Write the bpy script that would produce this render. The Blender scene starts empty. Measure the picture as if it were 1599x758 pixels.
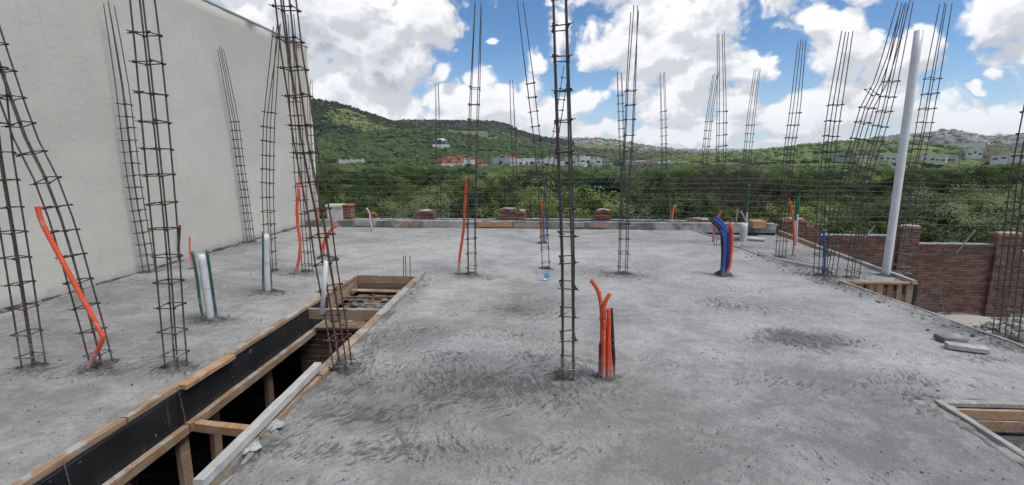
import bpy, bmesh, math, random
import numpy as np
from mathutils import Vector, Matrix, noise as mn

random.seed(7); rng = np.random.default_rng(7)
R = math.radians
scene = bpy.context.scene
col = scene.collection

# ------------------------------------------------------------------ camera
FPX, TILT, YAW, EYE = 755.0, R(10.06), R(3.67), 1.65
cam_d = bpy.data.cameras.new('camera'); cam = bpy.data.objects.new('camera', cam_d); col.objects.link(cam)
cam.location = (0, 0, EYE); cam.rotation_euler = (R(90) - TILT, 0, YAW)
cam_d.sensor_width = 36; cam_d.lens = 36 * FPX / 1599.0
cam_d.clip_start = 0.05; cam_d.clip_end = 20000
scene.camera = cam

# survey helpers: turn a sighting (measured on a 1599 x 758 plate) into a real position in metres
def ray(px, py):
    u = (px - 799.5) / FPX; v = -(py - 379) / FPX
    fh = math.cos(TILT) + v * math.sin(TILT); z = -math.sin(TILT) + v * math.cos(TILT)
    return Vector((u * math.cos(YAW) - fh * math.sin(YAW), u * math.sin(YAW) + fh * math.cos(YAW), z))
def G(px, py, z=0.0):
    d = ray(px, py); t = (z - EYE) / d.z
    return Vector((d.x * t, d.y * t, z))
def A(px, py, Y):
    d = ray(px, py); t = Y / d.y
    return Vector((d.x * t, Y, EYE + d.z * t))
def azel(px, py):
    d = ray(px, py); return math.atan2(d.x, d.y), math.atan2(d.z, math.hypot(d.x, d.y))

# ------------------------------------------------------------------ node helpers
class S:
    """socket with arithmetic"""
    def __init__(s, nt, sock): s.nt = nt; s.k = sock
    def _m(s, op, *a):
        n = s.nt.nodes.new('ShaderNodeMath'); n.operation = op
        for i, v in enumerate((s,) + a):
            if isinstance(v, S): s.nt.links.new(v.k, n.inputs[i])
            else: n.inputs[i].default_value = v
        return S(s.nt, n.outputs[0])
    def __add__(s, o): return s._m('ADD', o)
    __radd__ = __add__
    def __sub__(s, o): return s._m('SUBTRACT', o)
    def __rsub__(s, o): return s._m('MULTIPLY', -1.0)._m('ADD', o)
    def __mul__(s, o): return s._m('MULTIPLY', o)
    __rmul__ = __mul__
    def __truediv__(s, o): return s._m('DIVIDE', o)
    def max(s, o): return s._m('MAXIMUM', o)
    def min(s, o): return s._m('MINIMUM', o)
    def smooth(s, a, b, lo=0.0, hi=1.0):
        n = s.nt.nodes.new('ShaderNodeMapRange'); n.interpolation_type = 'SMOOTHSTEP'
        s.nt.links.new(s.k, n.inputs[0])
        for i, v in zip((1, 2, 3, 4), (a, b, lo, hi)):
            if isinstance(v, S): s.nt.links.new(v.k, n.inputs[i])
            else: n.inputs[i].default_value = v
        return S(s.nt, n.outputs[0])
def node(nt, t, **kw):
    n = nt.nodes.new(t)
    for k, v in kw.items(): setattr(n, k, v)
    return n
def setin(nt, n, name, v):
    if isinstance(v, S): nt.links.new(v.k, n.inputs[name])
    elif hasattr(v, 'is_output'): nt.links.new(v, n.inputs[name])
    else: n.inputs[name].default_value = v
def mixc(nt, f, a, b, mode='MIX'):
    n = node(nt, 'ShaderNodeMix', data_type='RGBA', blend_type=mode)
    for i, v in ((0, f), (6, a), (7, b)):
        if isinstance(v, S): nt.links.new(v.k, n.inputs[i])
        elif hasattr(v, 'is_output'): nt.links.new(v, n.inputs[i])
        elif i == 0: n.inputs[0].default_value = v
        else: n.inputs[i].default_value = (*v, 1)
    return n.outputs[2]
def noise_s(nt, vec, scale, detail=4, rough=0.5, dist=0.0, ntype=None):
    n = node(nt, 'ShaderNodeTexNoise')
    if ntype: n.noise_type = ntype
    nt.links.new(vec, n.inputs['Vector'])
    n.inputs['Scale'].default_value = scale; n.inputs['Detail'].default_value = detail
    n.inputs['Roughness'].default_value = rough; n.inputs['Distortion'].default_value = dist
    return S(nt, n.outputs[0])
def mapping(nt, vec, scale=(1, 1, 1), rot=(0, 0, 0), loc=(0, 0, 0)):
    n = node(nt, 'ShaderNodeMapping'); nt.links.new(vec, n.inputs[0])
    n.inputs['Scale'].default_value = scale; n.inputs['Rotation'].default_value = rot; n.inputs['Location'].default_value = loc
    return n.outputs[0]
def new_mat(name):
    m = bpy.data.materials.new(name); m.use_nodes = True
    nt = m.node_tree; b = nt.nodes['Principled BSDF']
    return m, nt, b
def bump(nt, b, h, strength=0.5, dist=0.01, prev=None):
    n = node(nt, 'ShaderNodeBump'); nt.links.new(h.k, n.inputs['Height'])
    n.inputs['Strength'].default_value = strength; n.inputs['Distance'].default_value = dist
    if prev is not None: nt.links.new(prev, n.inputs['Normal'])
    nt.links.new(n.outputs[0], b.inputs['Normal'])
    return n.outputs[0]
def coords(nt, kind='Object'):
    return node(nt, 'ShaderNodeTexCoord').outputs[kind]
def sep(nt, vec):
    n = node(nt, 'ShaderNodeSeparateXYZ'); nt.links.new(vec, n.inputs[0])
    return [S(nt, o) for o in n.outputs]
def comb(nt, x, y, z=0.0):
    n = node(nt, 'ShaderNodeCombineXYZ')
    for i, v in enumerate((x, y, z)):
        if isinstance(v, S): nt.links.new(v.k, n.inputs[i])
        else: n.inputs[i].default_value = v
    return n.outputs[0]

# ------------------------------------------------------------------ sky, sun, exposure
SUN_EL, SUN_AZ = R(62), R(115)          # azimuth measured from +Y towards +X: the sun is high, behind and right
w = bpy.data.worlds.new('World'); scene.world = w; w.use_nodes = True
w.cycles.sampling_method = 'MANUAL'; w.cycles.sample_map_resolution = 512
nt = w.node_tree; nt.nodes.clear()
out = node(nt, 'ShaderNodeOutputWorld'); bg = node(nt, 'ShaderNodeBackground')
nt.links.new(bg.outputs[0], out.inputs[0]); SKY = 0.10
bg.inputs[1].default_value = SKY
sky = node(nt, 'ShaderNodeTexSky', sky_type='NISHITA', sun_disc=False)
sky.sun_elevation = SUN_EL; sky.sun_rotation = SUN_AZ
sky.altitude = 1800; sky.air_density = 1.0; sky.dust_density = 0.6; sky.ozone_density = 2.5
# (az, el, r_az, r_el, amplitude) of each cumulus bank, as directions on the sky
BL = [(470,50,170,120,1.0),(560,90,140,90,1.0),(640,30,100,70,.95),(420,140,150,60,.9),(590,165,110,45,.9),(360,-60,260,70,.9),
      (700,150,45,22,.62),(765,165,90,42,.95),(840,180,70,48,.9),(650,150,40,22,.7),(727,185,80,30,.9),(830,150,30,40,.75),
      (770,62,15,8,.42),(712,80,20,12,.45),(699,112,22,20,.5),(872,60,28,34,.7),(840,85,26,22,.66),
      (960,75,75,42,1.0),(1030,85,85,55,1.0),(1050,40,80,60,1.0),(905,165,40,30,.75),(930,165,42,20,.7),(1100,10,85,45,.95),(925,90,40,26,.8),
      (1090,120,60,60,.85),(1060,170,80,40,.8),(1000,-40,200,45,.7),(935,202,90,16,.75),(1040,212,110,18,.8),
      (1215,-8,90,42,.8),(1330,-25,90,26,.5),(1270,30,40,18,.5),
      (1162,118,42,20,.75),(1190,126,30,12,.6),(1150,160,60,34,.75),(1205,180,60,34,.85),(1130,205,80,26,.85),
      (1330,78,62,40,1.0),(1385,88,60,30,.9),(1300,95,50,22,.85),(1440,70,48,30,.75),(1290,50,40,26,.6),
      (1320,140,52,30,.75),(1360,165,90,36,.9),(1290,185,110,34,.9),(1250,205,120,22,.9),(1440,180,90,34,.9),(1480,200,110,24,.9),(1560,185,90,24,.85),(1640,190,110,26,.9),
      (1585,40,62,44,1.0),(1640,50,80,60,1.0),(1560,128,22,8,.5),(1530,142,24,6,.4),(1745,120,70,40,.8),
      (1220,235,400,14,.6),(740,215,260,20,.7),(440,190,130,30,.8)]
CLB = .45
def cloud_group():
    g = bpy.data.node_groups.new('cumulus_field', 'ShaderNodeTree')
    g.interface.new_socket('Az', in_out='INPUT', socket_type='NodeSocketFloat')
    g.interface.new_socket('El', in_out='INPUT', socket_type='NodeSocketFloat')
    g.interface.new_socket('Density', in_out='OUTPUT', socket_type='NodeSocketFloat')
    gi = g.nodes.new('NodeGroupInput'); go = g.nodes.new('NodeGroupOutput')
    az, el = S(g, gi.outputs[0]), S(g, gi.outputs[1])
    v0 = comb(g, az, el * 1.25, 3.1)
    wn = node(g, 'ShaderNodeTexNoise'); g.links.new(v0, wn.inputs['Vector']); wn.inputs['Scale'].default_value = 7; wn.inputs['Detail'].default_value = 6
    sc = node(g, 'ShaderNodeVectorMath', operation='SCALE'); g.links.new(wn.outputs['Color'], sc.inputs[0]); sc.inputs['Scale'].default_value = .11
    ad = node(g, 'ShaderNodeVectorMath', operation='ADD'); g.links.new(sc.outputs[0], ad.inputs[0]); g.links.new(v0, ad.inputs[1])
    wv = ad.outputs[0]
    f = None
    for (px, py, rx, ry, a) in BL:
        za, ze = azel(px, py); rx /= FPX; ry /= FPX
        k = math.cos(math.atan((px - 799.5) / FPX)) ** 1.5
        kk = max(k, .45); prev = wv
        for op, val in (('SUBTRACT', (za + .055, (ze + .044) * 1.25, 3.155)), ('MULTIPLY', (1 / (rx * kk), 1 / (ry * 1.25), 0))):
            vn = node(g, 'ShaderNodeVectorMath', operation=op); g.links.new(prev, vn.inputs[0]); vn.inputs[1].default_value = val; prev = vn.outputs[0]
        vn = node(g, 'ShaderNodeVectorMath', operation='LENGTH'); g.links.new(prev, vn.inputs[0])
        b = S(g, vn.outputs['Value'])._m('MULTIPLY_ADD', -.8, .8 + (a - 1.0) * .55)
        f = b if f is None else f.max(b)
    # far from the surveyed banks: broken cumulus everywhere else
    lf = noise_s(g, v0, 2.2, 3, .5)
    side = az._m('ABSOLUTE').smooth(.85, 1.1)
    up = el.smooth(.42, .6)
    f = f.max((lf - .47) * 2.2 + side.max(up) * 1.0 - 1.0)
    vo = node(g, 'ShaderNodeTexVoronoi', feature='F1'); g.links.new(wv, vo.inputs['Vector'])
    vo.inputs['Scale'].default_value = 13; vo.inputs['Detail'].default_value = 3; vo.inputs['Roughness'].default_value = .55
    fb = noise_s(g, wv, 16, 6, .62)
    d = f + (.5 - S(g, vo.outputs['Distance'])) * .62 + (fb - .5) * .75 + CLB
    g.links.new(d.k, go.inputs[0])
    return g
cg = cloud_group()
x_, y_, z_ = sep(nt, coords(nt, 'Generated'))
azs = x_._m('ARCTAN2', y_); els = z_._m('ARCSINE')
def dens(da, de):
    n = node(nt, 'ShaderNodeGroup'); n.node_tree = cg
    nt.links.new((azs + da).k, n.inputs[0]); nt.links.new((els + de).k, n.inputs[1])
    return S(nt, n.outputs[0])
d0 = dens(0, 0); d1 = dens(-.014, .03)
alpha = d0.smooth(.05, .34)
relief = (d0 - d1)                          # positive: the side towards the sun
thick = d0.smooth(.5, 1.25)
v0 = comb(nt, azs * 1.0, els * 2.0, 1.7)
big = noise_s(nt, v0, 3.2, 4, .5)
lum = relief.smooth(-.22, .30, .0, 1.0)
leftgrey = azs.smooth(-.75, .02, 1.0, .0)
grey = (thick * .25 + leftgrey * thick * .85 + (1.0 - lum) * .60 + (big - .5) * .9 - els.smooth(.0, .12, .28, .0)).max(0.0).min(1.0)
CB = 1.04 / SKY
ccol = mixc(nt, grey, (CB * 1.0, CB * 1.0, CB * 1.01), (CB * .38, CB * .41, CB * .46))
hs = node(nt, 'ShaderNodeHueSaturation'); nt.links.new(sky.outputs[0], hs.inputs['Color'])
hs.inputs['Saturation'].default_value = 1.22; hs.inputs['Value'].default_value = 1.25
haz = els.smooth(-.01, .22, .32, .0)       # thin veil low over the horizon
skyc = mixc(nt, haz, hs.outputs[0], (6.2, 7.5, 8.9))
nt.links.new(mixc(nt, alpha * .97, skyc, ccol), bg.inputs[0])

sun_d = bpy.data.lights.new('sun', 'SUN'); sun = bpy.data.objects.new('sun', sun_d); col.objects.link(sun)
sun_d.energy = 2.5; sun_d.angle = R(22); sun_d.color = (1.0, .95, .87)
sv = Vector((math.sin(SUN_AZ) * math.cos(SUN_EL), math.cos(SUN_AZ) * math.cos(SUN_EL), math.sin(SUN_EL)))
sun.rotation_euler = sv.to_track_quat('Z', 'Y').to_euler()
vs = scene.view_settings; vs.view_transform = 'Standard'; vs.look = 'None'; vs.exposure = 0.10; vs.gamma = 1.0
vs.use_curve_mapping = False
scene.cycles.max_bounces = 6; scene.cycles.diffuse_bounces = 3; scene.cycles.transparent_max_bounces = 8

# ------------------------------------------------------------------ mesh builder
class MB:
    def __init__(s): s.v = []; s.f = []
    def add(s, vs, fs):
        o = len(s.v); s.v += [tuple(p) for p in vs]; s.f += [tuple(i + o for i in f) for f in fs]
    def box(s, lo, hi, jit=0.0):
        (x0, y0, z0), (x1, y1, z1) = lo, hi
        vs = [(x, y, z) for z in (z0, z1) for y in (y0, y1) for x in (x0, x1)]
        if jit: vs = [tuple(c + random.uniform(-jit, jit) for c in p) for p in vs]
        s.add(vs, [(0, 2, 3, 1), (4, 5, 7, 6), (0, 1, 5, 4), (2, 6, 7, 3), (0, 4, 6, 2), (1, 3, 7, 5)])
    def board(s, p0, p1, wid, thick, up=(0, 0, 1), jit=.003, seg=None, ch=.004):
        """chamfered plank from p0 to p1: wid across, thick along up"""
        p0, p1 = Vector(p0), Vector(p1); d = (p1 - p0); L = d.length; d.normalize()
        upv = Vector(up); sd = d.cross(upv).normalized(); upv = sd.cross(d).normalized()
        n = seg or max(2, int(L / .12)); a, b = wid / 2, thick / 2; c = min(ch, a * .4, b * .4)
        prof = [(-a + c, -b), (a - c, -b), (a, -b + c), (a, b - c), (a - c, b), (-a + c, b), (-a, b - c), (-a, -b + c)]
        rings = []
        for i in range(n + 1):
            q = p0 + d * (L * i / n)
            o = (mn.noise(q * 3.1) * jit * 1.5, mn.noise(q * 2.3 + Vector((9, 0, 0))) * jit * 1.5)
            rings.append([q + sd * (u + o[0] + random.uniform(-jit, jit) * .5) + upv * (t + o[1] + random.uniform(-jit, jit) * .5) for u, t in prof])
        vs = [p for r in rings for p in r]; fs = []
        for i in range(n):
            for k in range(8):
                fs.append((i * 8 + k, i * 8 + (k + 1) % 8, (i + 1) * 8 + (k + 1) % 8, (i + 1) * 8 + k))
        fs.append(tuple(range(7, -1, -1))); fs.append(tuple(n * 8 + k for k in range(8)))
        s.add(vs, fs)
    def tube(s, pts, r, seg=8, cap=True, hollow=0.0, rad=None):
        pts = [Vector(p) for p in pts]; n = len(pts)
        rs = rad or [r] * n
        t0 = (pts[1] - pts[0]).normalized()
        nrm = t0.orthogonal().normalized(); vs = []; fs = []
        for i, p in enumerate(pts):
            t = ((pts[min(i + 1, n - 1)] - pts[max(i - 1, 0)])).normalized()
            nrm = (nrm - t * nrm.dot(t)).normalized(); bn = t.cross(nrm)
            for k in range(seg):
                a = 2 * math.pi * k / seg
                vs.append(p + (nrm * math.cos(a) + bn * math.sin(a)) * rs[i])
        for i in range(n - 1):
            for k in range(seg):
                fs.append((i * seg + k, i * seg + (k + 1) % seg, (i + 1) * seg + (k + 1) % seg, (i + 1) * seg + k))
        if cap:
            fs.append(tuple(range(seg - 1, -1, -1)))
            if hollow > 0:                      # open pipe mouth
                t = (pts[-1] - pts[-2]).normalized(); o = len(vs); ri = rs[-1] * hollow
                for dpt in (0.0, min(.12, (pts[-1] - pts[0]).length * .5)):
                    for k in range(seg):
                        a = 2 * math.pi * k / seg
                        vs.append(pts[-1] - t * dpt + (nrm * math.cos(a) + bn * math.sin(a)) * ri)
                e = (n - 1) * seg
                for k in range(seg):
                    fs.append((e + k, e + (k + 1) % seg, o + (k + 1) % seg, o + k))
                    fs.append((o + k, o + (k + 1) % seg, o + seg + (k + 1) % seg, o + seg + k))
                fs.append(tuple(o + seg + k for k in range(seg)))
            else: fs.append(tuple((n - 1) * seg + k for k in range(seg)))
        s.add(vs, fs)
    def lump(s, c, r, sub=2, jit=.25, flat=1.0, seed=0.0, fr=1.0):
        bm = bmesh.new(); bmesh.ops.create_icosphere(bm, subdivisions=sub, radius=1)
        vs = []
        for v in bm.verts:
            q = v.co.copy(); k = 1 + jit * 2 * mn.noise(q * 1.7 * fr + Vector((seed, c[0] * 3, c[1] * 3)))
            vs.append((c[0] + q.x * r[0] * k, c[1] + q.y * r[1] * k, c[2] + q.z * r[2] * k))
        s.add(vs, [tuple(v.index for v in f.verts) for f in bm.faces]); bm.free()
    def splat(s, c, rx, ry, h, seed=0.0, ragged=.55, slope=None):
        """one flat ragged puddle of mortar"""
        n, m = 40, 6; vs = [(c[0], c[1], c[2] + h * .8)]; fs = []
        out = [1 + ragged * (mn.noise(Vector((math.cos(t) * 1.6, math.sin(t) * 1.6, seed))) * 1.3 + mn.noise(Vector((math.cos(t) * 5, math.sin(t) * 5, seed + 5))) * .9) for t in [2 * math.pi * k / n for k in range(n)]]
        for j in range(1, m + 1):
            q = j / m
            for k in range(n):
                t = 2 * math.pi * k / n; R_ = q * max(.25, out[k]); x, y = c[0] + math.cos(t) * rx * R_, c[1] + math.sin(t) * ry * R_
                z = c[2] + (h * (1 - q ** 2) * (.5 + .9 * abs(mn.noise(Vector((x * 22, y * 22, seed)))) + .6 * mn.noise(Vector((x * 60, y * 60, seed)))) if j < m else -.012)
                vs.append((x, y, z))
        for k in range(n): fs.append((0, 1 + k, 1 + (k + 1) % n))
        for j in range(m - 1):
            for k in range(n): a = 1 + j * n; fs.append((a + k, a + n + k, a + n + (k + 1) % n, a + (k + 1) % n))
        s.add(vs, fs)
    def build(s, name, mat, parent=None, smooth=False, loc=None):
        me = bpy.data.meshes.new(name); me.from_pydata(s.v, [], s.f); me.update()
        me.materials.append(mat)
        if smooth: me.polygons.foreach_set('use_smooth', [True] * len(me.polygons))
        o = bpy.data.objects.new(name, me); col.objects.link(o)
        if parent: o.parent = parent
        if loc: o.location = loc
        return o
def tag(o, label=None, cat=None, group=None, kind=None):
    if label: o['label'] = label
    if cat: o['category'] = cat
    if group: o['group'] = group
    if kind: o['kind'] = kind
    return o
def empty(name, loc, label=None, cat=None, group=None, rz=0.0):
    o = bpy.data.objects.new(name, None); o.empty_display_size = .2; col.objects.link(o)
    o.location = loc; o.rotation_euler = (0, 0, rz)
    return tag(o, label, cat, group)
def spline(pts, n=6):
    """Catmull-Rom through pts"""
    P = [Vector(p) for p in pts]; P = [P[0] * 2 - P[1]] + P + [P[-1] * 2 - P[-2]]; o = []
    for i in range(1, len(P) - 2):
        for k in range(n):
            t = k / n; a, b, c, d = P[i - 1], P[i], P[i + 1], P[i + 2]
            o.append(.5 * ((2 * b) + (c - a) * t + (2 * a - 5 * b + 4 * c - d) * t * t + (3 * b - a - 3 * c + d) * t ** 3))
    o.append(P[-2]); return o

# ------------------------------------------------------------------ materials
def simple(name, c, rough=.7, var=.15, scale=8, metal=0.0, bs=.3, bd=.004, detail=5, spec=None, stretch=(1, 1, 1), c2=None, world=False):
    m, nt, b = new_mat(name)
    if world:
        vec = node(nt, 'ShaderNodeNewGeometry').outputs['Position']
    else: vec = coords(nt)
    vec = mapping(nt, vec, stretch)
    n = noise_s(nt, vec, scale, detail, .6)
    c2 = c2 or tuple(x * (1 - var * 2) for x in c)
    nt.links.new(mixc(nt, n.smooth(.3, .7), c2, c), b.inputs['Base Color'])
    b.inputs['Roughness'].default_value = rough; b.inputs['Metallic'].default_value = metal
    if spec is not None: b.inputs['Specular IOR Level'].default_value = spec
    if bs: bump(nt, b, n, bs, bd)
    return m
M = {}
def slab_material():
    m, nt, b = new_mat('fresh_concrete'); P = node(nt, 'ShaderNodeNewGeometry').outputs['Position']
    # trowel and boot strokes: short stretched noise bent by medium noise, two directions
    def warped(scale, amp, seed):
        wn = node(nt, 'ShaderNodeTexNoise'); nt.links.new(mapping(nt, P, loc=(seed, seed, 0)), wn.inputs['Vector']); wn.inputs['Scale'].default_value = scale; wn.inputs['Detail'].default_value = 3
        sc = node(nt, 'ShaderNodeVectorMath', operation='SCALE'); nt.links.new(wn.outputs['Color'], sc.inputs[0]); sc.inputs['Scale'].default_value = amp
        ad = node(nt, 'ShaderNodeVectorMath', operation='ADD'); nt.links.new(sc.outputs[0], ad.inputs[0]); nt.links.new(P, ad.inputs[1]); return ad.outputs[0]
    w1, w2 = warped(1.9, .30, 0), warped(2.6, .22, 7)
    def stroke(wv, ang, k, sc): return noise_s(nt, mapping(nt, mapping(nt, wv, rot=(0, 0, ang)), (k, 1, 1)), sc, 7, .76)
    pick = noise_s(nt, P, 1.3, 3, .6).smooth(.44, .56)
    st = stroke(w1, .62, 3.8, 11) * pick + stroke(w1, -.25, 3.8, 11) * (1.0 - pick)
    st2 = stroke(w2, .30, 4.0, 11) * (1.0 - pick) + stroke(w2, 1.0, 3.6, 11) * pick
    fine = noise_s(nt, P, 75, 4, .75); mid = noise_s(nt, P, 13, 6, .7)
    blot = noise_s(nt, P, 1.0, 7, .62, .4)
    blot2 = noise_s(nt, mapping(nt, P, (1, 1.5, 1)), 2.1, 9, .70, .5)
    at = node(nt, 'ShaderNodeAttribute', attribute_name='damp'); damp = S(nt, at.outputs['Fac'])
    pale = (blot2 * .5 + blot * .35 + mid * .25).smooth(.40, .72)
    tone = S(nt, node(nt, 'ShaderNodeAttribute', attribute_name='tone').outputs['Fac'])
    c = mixc(nt, (pale + tone).max(0.0).min(1.0), (.232, .228, .219), (.49, .484, .468))
    c = mixc(nt, st.smooth(.51, .63) * (damp * .5 + .22).min(.7), c, (.12, .117, .11))
    c = mixc(nt, st2.smooth(.55, .64) * (damp * .35 + .14).min(.5), c, (.50, .50, .49))
    dm = (damp * 1.15 + (st - .5) * 2.4 + (blot2 - .5) * 2.6 + (mid - .5) * 1.3 + (st2 - .5) * -1.2).smooth(.28, 1.1) * (st.smooth(.42, .60) * .52 + .48)
    c = mixc(nt, dm * .92, c, (.098, .092, .083))
    vo = node(nt, 'ShaderNodeTexVoronoi', feature='F1'); nt.links.new(w2, vo.inputs['Vector']); vo.inputs['Scale'].default_value = 26
    pock = S(nt, vo.outputs['Distance']).smooth(.05, .16, 1.0, 0.0) * mid.smooth(.5, .6)
    c = mixc(nt, pock * .6, c, (.07, .068, .066))
    c = mixc(nt, fine.smooth(.46, .68) * .5, c, (.13, .128, .122)); c = mixc(nt, fine.smooth(.54, .36) * 0.0 + noise_s(nt, mapping(nt, P, loc=(4, 4, 4)), 60, 4, .75).smooth(.54, .70) * .14, c, (.60, .60, .59))
    nt.links.new(c, b.inputs['Base Color'])
    nt.links.new((dm * -.12 + .86).k, b.inputs['Roughness'])
    b.inputs['Specular IOR Level'].default_value = .3
    h = st * 1.1 + st2 * .8 + fine * .25 + mid * .7 - pock * .8
    bump(nt, b, h + dm * (noise_s(nt, w1, 38, 4, .7)) * 1.0, .9, .013)
    return m
M['slab'] = slab_material()
def rough_concrete(name, c1, c2, sc=3.0, bs=.7, bd=.01, speck=0.0):
    m, nt, b = new_mat(name); P = node(nt, 'ShaderNodeNewGeometry').outputs['Position']
    n = noise_s(nt, P, sc, 8, .62, .3); n2 = noise_s(nt, P, sc * 9, 5, .65)
    c = mixc(nt, n.smooth(.38, .64), c1, c2); c = mixc(nt, n2.smooth(.5, .75) * .4, c, tuple(x * .5 for x in c1))
    nt.links.new(c, b.inputs['Base Color']); b.inputs['Roughness'].default_value = .9
    bump(nt, b, n * .6 + n2 * .5, bs, bd); return m
M['concrete'] = rough_concrete('kerb_concrete', (.13, .13, .125), (.36, .36, .35))
M['mortar'] = rough_concrete('wet_mortar', (.05, .049, .046), (.15, .147, .14), 9)
M['lime'] = rough_concrete('splashed_cement', (.24, .24, .235), (.46, .46, .45), 12)
M['sand'] = rough_concrete('sand', (.27, .25, .21), (.46, .44, .39), 1.4, .8, .03)
M['white_block'] = rough_concrete('painted_block', (.58, .56, .52), (.76, .74, .69), 4, .4, .006)
def stucco():
    m, nt, b = new_mat('cement_render'); P = node(nt, 'ShaderNodeNewGeometry').outputs['Position']
    n = noise_s(nt, P, .35, 5, .6); n2 = noise_s(nt, mapping(nt, P, (1, 1, 1.7)), 10, 8, .70, .6); n3 = noise_s(nt, P, 30, 5, .7)
    c = mixc(nt, n.smooth(.35, .65), (.51, .488, .435), (.575, .552, .495))
    c = mixc(nt, n2.smooth(.48, .70) * .30, c, (.36, .36, .33))
    px, py, pz = sep(nt, P)
    low = (pz + (noise_s(nt, P, 2.5, 6, .6) - .5) * .5).smooth(-.02, .16, 1.0, 0.0)   # cement splashes along the foot
    c = mixc(nt, low * .45, c, (.30, .29, .27))
    drip = noise_s(nt, mapping(nt, P, (1, 3, .12)), 2.4, 5, .6).smooth(.56, .7)
    c = mixc(nt, drip * .22, c, (.42, .418, .39))
    nt.links.new(c, b.inputs['Base Color']); b.inputs['Roughness'].default_value = .95
    bump(nt, b, n2 * 1.0 + n3 * .5, .6, .008); return m
M['stucco'] = stucco()
def wood(name, c1, c2, cem=.3):
    m, nt, b = new_mat(name); O = node(nt, 'ShaderNodeNewGeometry').outputs['Position']
    g = noise_s(nt, mapping(nt, O, (22, 1.6, 22)), 3, 6, .65, .5)
    g2 = noise_s(nt, O, 5, 6, .6)
    c = mixc(nt, g.smooth(.35, .66), c1, c2)
    c = mixc(nt, g2.smooth(.52, .72) * .5, c, tuple(x * .45 for x in c1))
    nz = S(nt, node(nt, 'ShaderNodeNewGeometry').outputs['Normal']); _, _, nzz = sep(nt, nz.k)
    ce = (noise_s(nt, O, 6, 7, .65).smooth(.48, .58)) * (nzz.smooth(.2, .8) * .75 + .25) * cem * 2.0
    c = mixc(nt, ce.min(.95), c, (.40, .395, .38))
    nt.links.new(c, b.inputs['Base Color']); b.inputs['Roughness'].default_value = .85
    bump(nt, b, g + g2 * .4, .5, .003); return m
M['wood'] = wood('pine_board', (.24, .15, .085), (.40, .285, .18), .42)
M['wood_new'] = wood('orange_pine_board', (.36, .19, .085), (.50, .31, .165), .22)
M['wood_dark'] = wood('old_board', (.12, .075, .045), (.24, .155, .095), .12)
M['wood_pale'] = wood('whitish_batten', (.38, .37, .34), (.54, .525, .49), .5)
M['wood_grey'] = wood('cement_greyed_timber', (.24, .225, .20), (.40, .385, .35), .4)
def black_panel():
    m, nt, b = new_mat('black_form_ply'); P = node(nt, 'ShaderNodeNewGeometry').outputs['Position']
    n = noise_s(nt, P, 4, 7, .6); s2 = noise_s(nt, P, 14, 3, .5).smooth(.68, .72)
    c = mixc(nt, n.smooth(.3, .7), (.010, .010, .012), (.022, .022, .024)); c = mixc(nt, s2 * .7, c, (.28, .28, .29))
    dr = noise_s(nt, mapping(nt, P, (1, 5, .4)), 3.5, 5, .6).smooth(.63, .70); c = mixc(nt, dr * .4, c, (.16, .155, .15))
    nt.links.new(c, b.inputs['Base Color']); b.inputs['Roughness'].default_value = .55
    bump(nt, b, n + s2, .3, .002); return m
M['black'] = black_panel()
def steel(name, c1, c2, rust=(.13, .052, .022), rs=.5, cement=True):
    m, nt, b = new_mat(name); P = node(nt, 'ShaderNodeNewGeometry').outputs['Position']
    n = noise_s(nt, P, 7, 6, .65); _, _, z = sep(nt, P)
    c = mixc(nt, noise_s(nt, P, 40, 3).smooth(.4, .6), c1, c2)
    c = mixc(nt, n.smooth(.5, .62) * rs, c, rust)
    if cement:
        ce = (z + (n - .5) * 1.0).smooth(.02, .38, 1.0, 0.0) * noise_s(nt, P, 45, 3).smooth(.38, .56)
        c = mixc(nt, ce * .85, c, (.34, .335, .325))
    nt.links.new(c, b.inputs['Base Color']); b.inputs['Roughness'].default_value = .62; b.inputs['Metallic'].default_value = .35
    rib = node(nt, 'ShaderNodeTexWave', bands_direction='Z'); nt.links.new(P, rib.inputs[0]); rib.inputs['Scale'].default_value = 35
    bump(nt, b, S(nt, rib.outputs['Fac']), .6, .0015); return m
M['rebar'] = steel('reinforcing_steel', (.052, .052, .056), (.095, .09, .088))
M['rebar_rust'] = steel('rusty_steel', (.075, .045, .032), (.12, .07, .045), rs=.9)
M['tie'] = steel('stirrup_steel', (.045, .036, .032), (.085, .058, .045), rs=.6)
def plastic(name, c, rough=.45, dirt=.5, wave=True, zc=.22):
    m, nt, b = new_mat(name); P = node(nt, 'ShaderNodeNewGeometry').outputs['Position']; _, _, z = sep(nt, P)
    n = noise_s(nt, P, 9, 6, .65)
    ce = (z + (n - .5) * .9).smooth(.0, zc, 1.0, 0.0)
    c_ = mixc(nt, n.smooth(.35, .7) * .25, c, tuple(x * .55 for x in c))
    c_ = mixc(nt, ce * dirt, c_, (.36, .35, .34))
    c_ = mixc(nt, noise_s(nt, P, 17, 5, .65).smooth(.55, .66) * dirt * .75, c_, (.36, .35, .33))
    nt.links.new(c_, b.inputs['Base Color']); b.inputs['Roughness'].default_value = rough
    if wave:
        rib = node(nt, 'ShaderNodeTexWave', bands_direction='Z'); nt.links.new(P, rib.inputs[0]); rib.inputs['Scale'].default_value = 42
        bump(nt, b, S(nt, rib.outputs['Fac']), .55, .003)
    return m
M['orange'] = plastic('orange_conduit', (.76, .09, .024), .6, .75)
M['blue'] = plastic('blue_hose', (.012, .085, .36), .45, .35)
M['blackp'] = plastic('black_poly_pipe', (.012, .012, .014), .45, .3)
M['pvc'] = plastic('white_pvc', (.60, .61, .62), .35, .5, False, .3)
M['green'] = plastic('green_pipe', (.012, .10, .075), .45, .3, False)
M['lid'] = plastic('pale_blue_plastic', (.30, .52, .76), .35, .1, False)
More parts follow.
